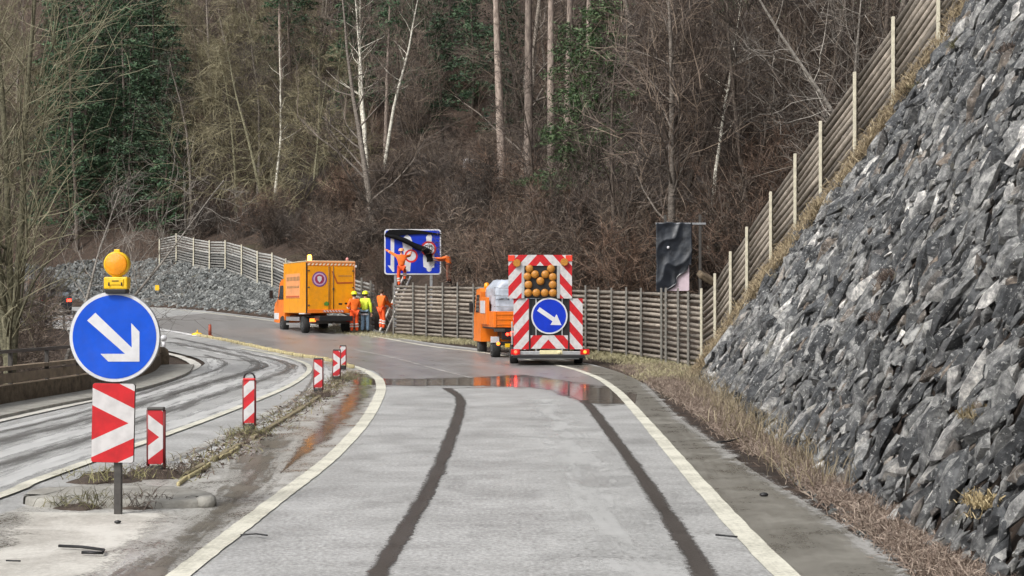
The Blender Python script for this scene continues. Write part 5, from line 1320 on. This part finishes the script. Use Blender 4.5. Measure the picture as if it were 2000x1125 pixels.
def person(lab, loc, rz, pose, jacket, trousers, hat=None, bands=True, hem=False, sc=1.0, group=None, hair=True):
    J = {k: Vector(v) for k, v in {**STAND, **pose}.items()}
    root = thing('person', lab, 'person', loc, rz, group); root.scale = (sc,) * 3
    names = list(J); V = [J[k] for k in names]; idx = {k: i for i, k in enumerate(names)}
    E = [('pelvis', 'waist'), ('waist', 'chest'), ('chest', 'neck'), ('neck', 'head'), ('head', 'top'), ('chest', 'ls'), ('ls', 'le'), ('le', 'lw'), ('chest', 'rs'), ('rs', 're'), ('re', 'rw'),
         ('pelvis', 'lh'), ('lh', 'lk'), ('lk', 'la'), ('la', 'lt'), ('pelvis', 'rh'), ('rh', 'rk'), ('rk', 'ra'), ('ra', 'rt')]
    rad = dict(pelvis=.12, waist=.115, chest=.135, neck=.055, head=.088, top=.06, ls=.06, rs=.06, le=.042, re=.042, lw=.03, rw=.03, lh=.085, rh=.085, lk=.055, rk=.055, la=.04, ra=.04, lt=.035, rt=.035)
    E = [(idx[a], idx[b]) for a, b in E]; Rr = [rad[k] for k in names]
    # hands: palm, four unequal curled fingers and a thumb from the palm's side
    for s in 'lr':
        w, e = J[s + 'w'], J[s + 'e']; d = (w - e).normalized(); sx = d.cross(Vector((0, 1, .3))).normalized(); cu = sx.cross(d) * (1 if s == 'l' else -1)
        pi = len(V); V.append(w + d * .07); Rr.append(.028); E.append((idx[s + 'w'], pi))
        for k, (off, ln) in enumerate(((-.028, .06), (-.010, .07), (.010, .066), (.028, .05))):
            a = len(V); V += [w + d * .105 + sx * off, w + d * (.105 + ln * .6) + sx * off + cu * ln * .25, w + d * (.105 + ln * .8) + sx * off + cu * ln * .75]; Rr += [.0105, .009, .008]; E += [(pi, a), (a, a + 1), (a + 1, a + 2)]
        a = len(V); V += [w + d * .05 + sx * .042, w + d * .085 + sx * .058 + cu * .03]; Rr += [.011, .009]; E += [(pi, a), (a, a + 1)]
    # nose, ears and brow grow out of the head
    fw = Vector((0, 1, 0)); hd = J['head']; hi = idx['head']
    a = len(V); V += [hd + fw * .098 + Vector((0, 0, -.005))]; Rr += [.014]; E += [(hi, a)]
    skin('body', V, E, Rr, m_skin, root, 1, idx['pelvis'])
    b = B()
    for sx in (-.033, .033): b.ball(tuple(hd + Vector((sx, .083, .02))), .011, 5)
    b.build('eyes', m_black, root)
    b = B(); b.box(tuple(hd + Vector((0, .088, -.045))), (.05, .012, .01), .003); b.build('mouth', M('lips', (.4, .14, .12), .5, .1, 9) if 'lips' not in bpy.data.materials else bpy.data.materials['lips'], root)
    b = B()
    for sx in (-.092, .092): b.ball(tuple(hd + Vector((sx, .0, .0))), .024, 6, (.4, .7, 1.2))
    b.build('ears', m_skin, root)
    sub_ = lambda ks: [J[k] for k in ks]
    kj = ['waist', 'chest', 'neck', 'ls', 'le', 'lw', 'rs', 're', 'rw', 'pelvis']; pos = [J[k] for k in kj]; pos[2] = J['chest'].lerp(J['neck'], .72)
    for q in (5, 8): pos[q] = pos[q - 1].lerp(pos[q], .94)
    skin('jacket', pos, [(9, 0), (0, 1), (1, 2), (1, 3), (3, 4), (4, 5), (1, 6), (6, 7), (7, 8)], [.15, .172, .09, .085, .068, .052, .085, .068, .052, .155], jacket, root, 2, 1)
    kt = ['pelvis', 'lh', 'lk', 'la', 'rh', 'rk', 'ra']; pos = [J[k] for k in kt]
    skin('trousers', pos, [(0, 1), (1, 2), (2, 3), (0, 4), (4, 5), (5, 6)], [.14, .108, .082, .072, .108, .082, .072], trousers, root, 2, 0)
    for s in 'lr':
        skin('boot', [J[s + 'a'] + Vector((0, 0, .04)), J[s + 'a'] + Vector((0, 0, -.035)), J[s + 't']], [(0, 1), (1, 2)], [.062, .058, .046], m_boot, root, 1)
    if bands:
        for s in 'lr':
            k_, a_ = J[s + 'k'], J[s + 'a']
            for t in (.25, .5):
                c = k_.lerp(a_, t); d = (a_ - k_).normalized() * .03; b = B(); b.tube([c - d, c + d], .092, 14); b.build('reflective_band', m_refl, root)
        for t in (.3,):
            for s in 'lr':
                k_, a_ = J[s + 'e'], J[s + 'w']; c = k_.lerp(a_, t); d = (a_ - k_).normalized() * .025; b = B(); b.tube([c - d, c + d], .074, 12); b.build('reflective_band', m_refl, root)
    if hem:
        c = J['pelvis']; b = B(); b.tube([c + Vector((0, 0, -.12)), c + Vector((0, 0, -.03))], [.185, .19], 18); b.build('dark_hem', m_jersey, root)
        b = B(); b.tube([c + Vector((0, 0, -.18)), c + Vector((0, 0, -.12))], [.18, .185], 18); b.build('reflective_hem', m_white, root)
    if hair:
        b = B(); b.ball(tuple(J['head'] + Vector((0, -.018, .035))), .108, 9, (.95, .98, .92)); b.build('hair', m_hair, root)
    if hat:
        t = J['head'] + Vector((0, -.005, .05)); b = B(); b.lathe([(.155, .0), (.135, .012), (.132, .04), (.118, .09), (.08, .128), (.02, .142)], tuple(t), n=22); b.build('helmet', hat, root)
    return root
p = P(692, 651); person('worker in orange jacket and trousers with yellow helmet, standing beside the box truck', (p[0], p[1], G(p[1])), R(25), dict(lw=(-.10, .24, 1.05), rw=(.08, .25, 1.08), le=(-.27, .05, 1.16), re=(.27, .05, 1.16)), m_hv, m_hvt, m_helm, sc=1.02)
p = P(713, 650); person('man in yellow jacket and pale jeans with yellow helmet, standing right of the orange worker', (p[0], p[1], G(p[1])), R(-12), dict(lw=(-.12, .2, 1.12), le=(-.28, .02, 1.16), rw=(.27, .03, .86), re=(.27, -.04, 1.14)), m_hvy, m_jeans, m_helm, bands=False, hem=True, sc=1.02)
# the man holding the ladder, one foot on a low rung
ld = (LT - LF)
q = LF + ld * .12; base = Vector((q.x - .12, q.y - .42, LF.z + .18))
def loc_of(base, rz, p): return Euler((0, 0, -rz)).to_matrix() @ (Vector(p) - base)
rz = R(-38); h1 = loc_of(base, rz, LF + ld * .48 + Vector((0, -.12, 0))); h2 = loc_of(base, rz, LF + ld * .42 + Vector((.0, -.30, 0)))
person('worker in orange climbing on the low rungs and gripping the ladder', base, rz, dict(lw=tuple(h1), rw=tuple(h2), le=tuple(Vector((-.24, 0, 1.43)).lerp(h1, .5) + Vector((-.02, 0, -.12))), re=tuple(Vector((.24, 0, 1.43)).lerp(h2, .5) + Vector((.04, 0, -.13))), lk=(-.12, .14, .53), la=(-.12, .06, .10), lt=(-.12, .2, .07)), m_hv, m_hvt, None, bands=True)
# the man high on the ladder stretching out his left arm
base = at(784, 561, 67.75); rz = R(8)
h1 = loc_of(base, rz, at(753, 486, 68.6)); h2 = loc_of(base, rz, at(803, 492, 68.5)); h1 *= 1 / .97; h2 *= 1 / .97
person('worker in orange high on the ladder, left arm stretched across the blue sign', base, rz, dict(lw=tuple(h1), rw=tuple(h2), le=tuple(Vector((-.2, 0, 1.43)).lerp(h1, .5)), re=tuple(Vector((.2, 0, 1.43)).lerp(h2, .5) + Vector((.05, 0, -.06))), lk=(-.13, .08, .50), la=(-.10, .02, .09), lt=(-.1, .14, .05), rk=(.18, .26, .70), ra=(.16, .12, .36), rt=(.17, .26, .33)), m_hv, m_hvt, m_orl, bands=True, sc=.95, hair=False)
# the man at the right edge of the sign
base = at(877, 553, 68.4); rz = R(62)
h1 = loc_of(base, rz, at(846, 497, 68.5)); h2 = loc_of(base, rz, at(849, 502, 68.5)); 
person('worker in orange at the right edge of the blue sign, reaching for the black sheet', base, rz, dict(lw=tuple(h1), rw=tuple(h2), le=tuple(Vector((-.2, 0, 1.3)).lerp(h1, .5) + Vector((0, 0, -.05))), re=tuple(Vector((.2, 0, 1.3)).lerp(h2, .5) + Vector((0, 0, -.06))), chest=(0, .10, 1.22), neck=(0, .14, 1.36), head=(0, .2, 1.46), top=(0, .2, 1.55), ls=(-.18, .1, 1.30), rs=(.18, .1, 1.30)), m_hv, M('brown_trousers', (.20, .07, .04), .8, .3, 7), None, bands=False, sc=.88)
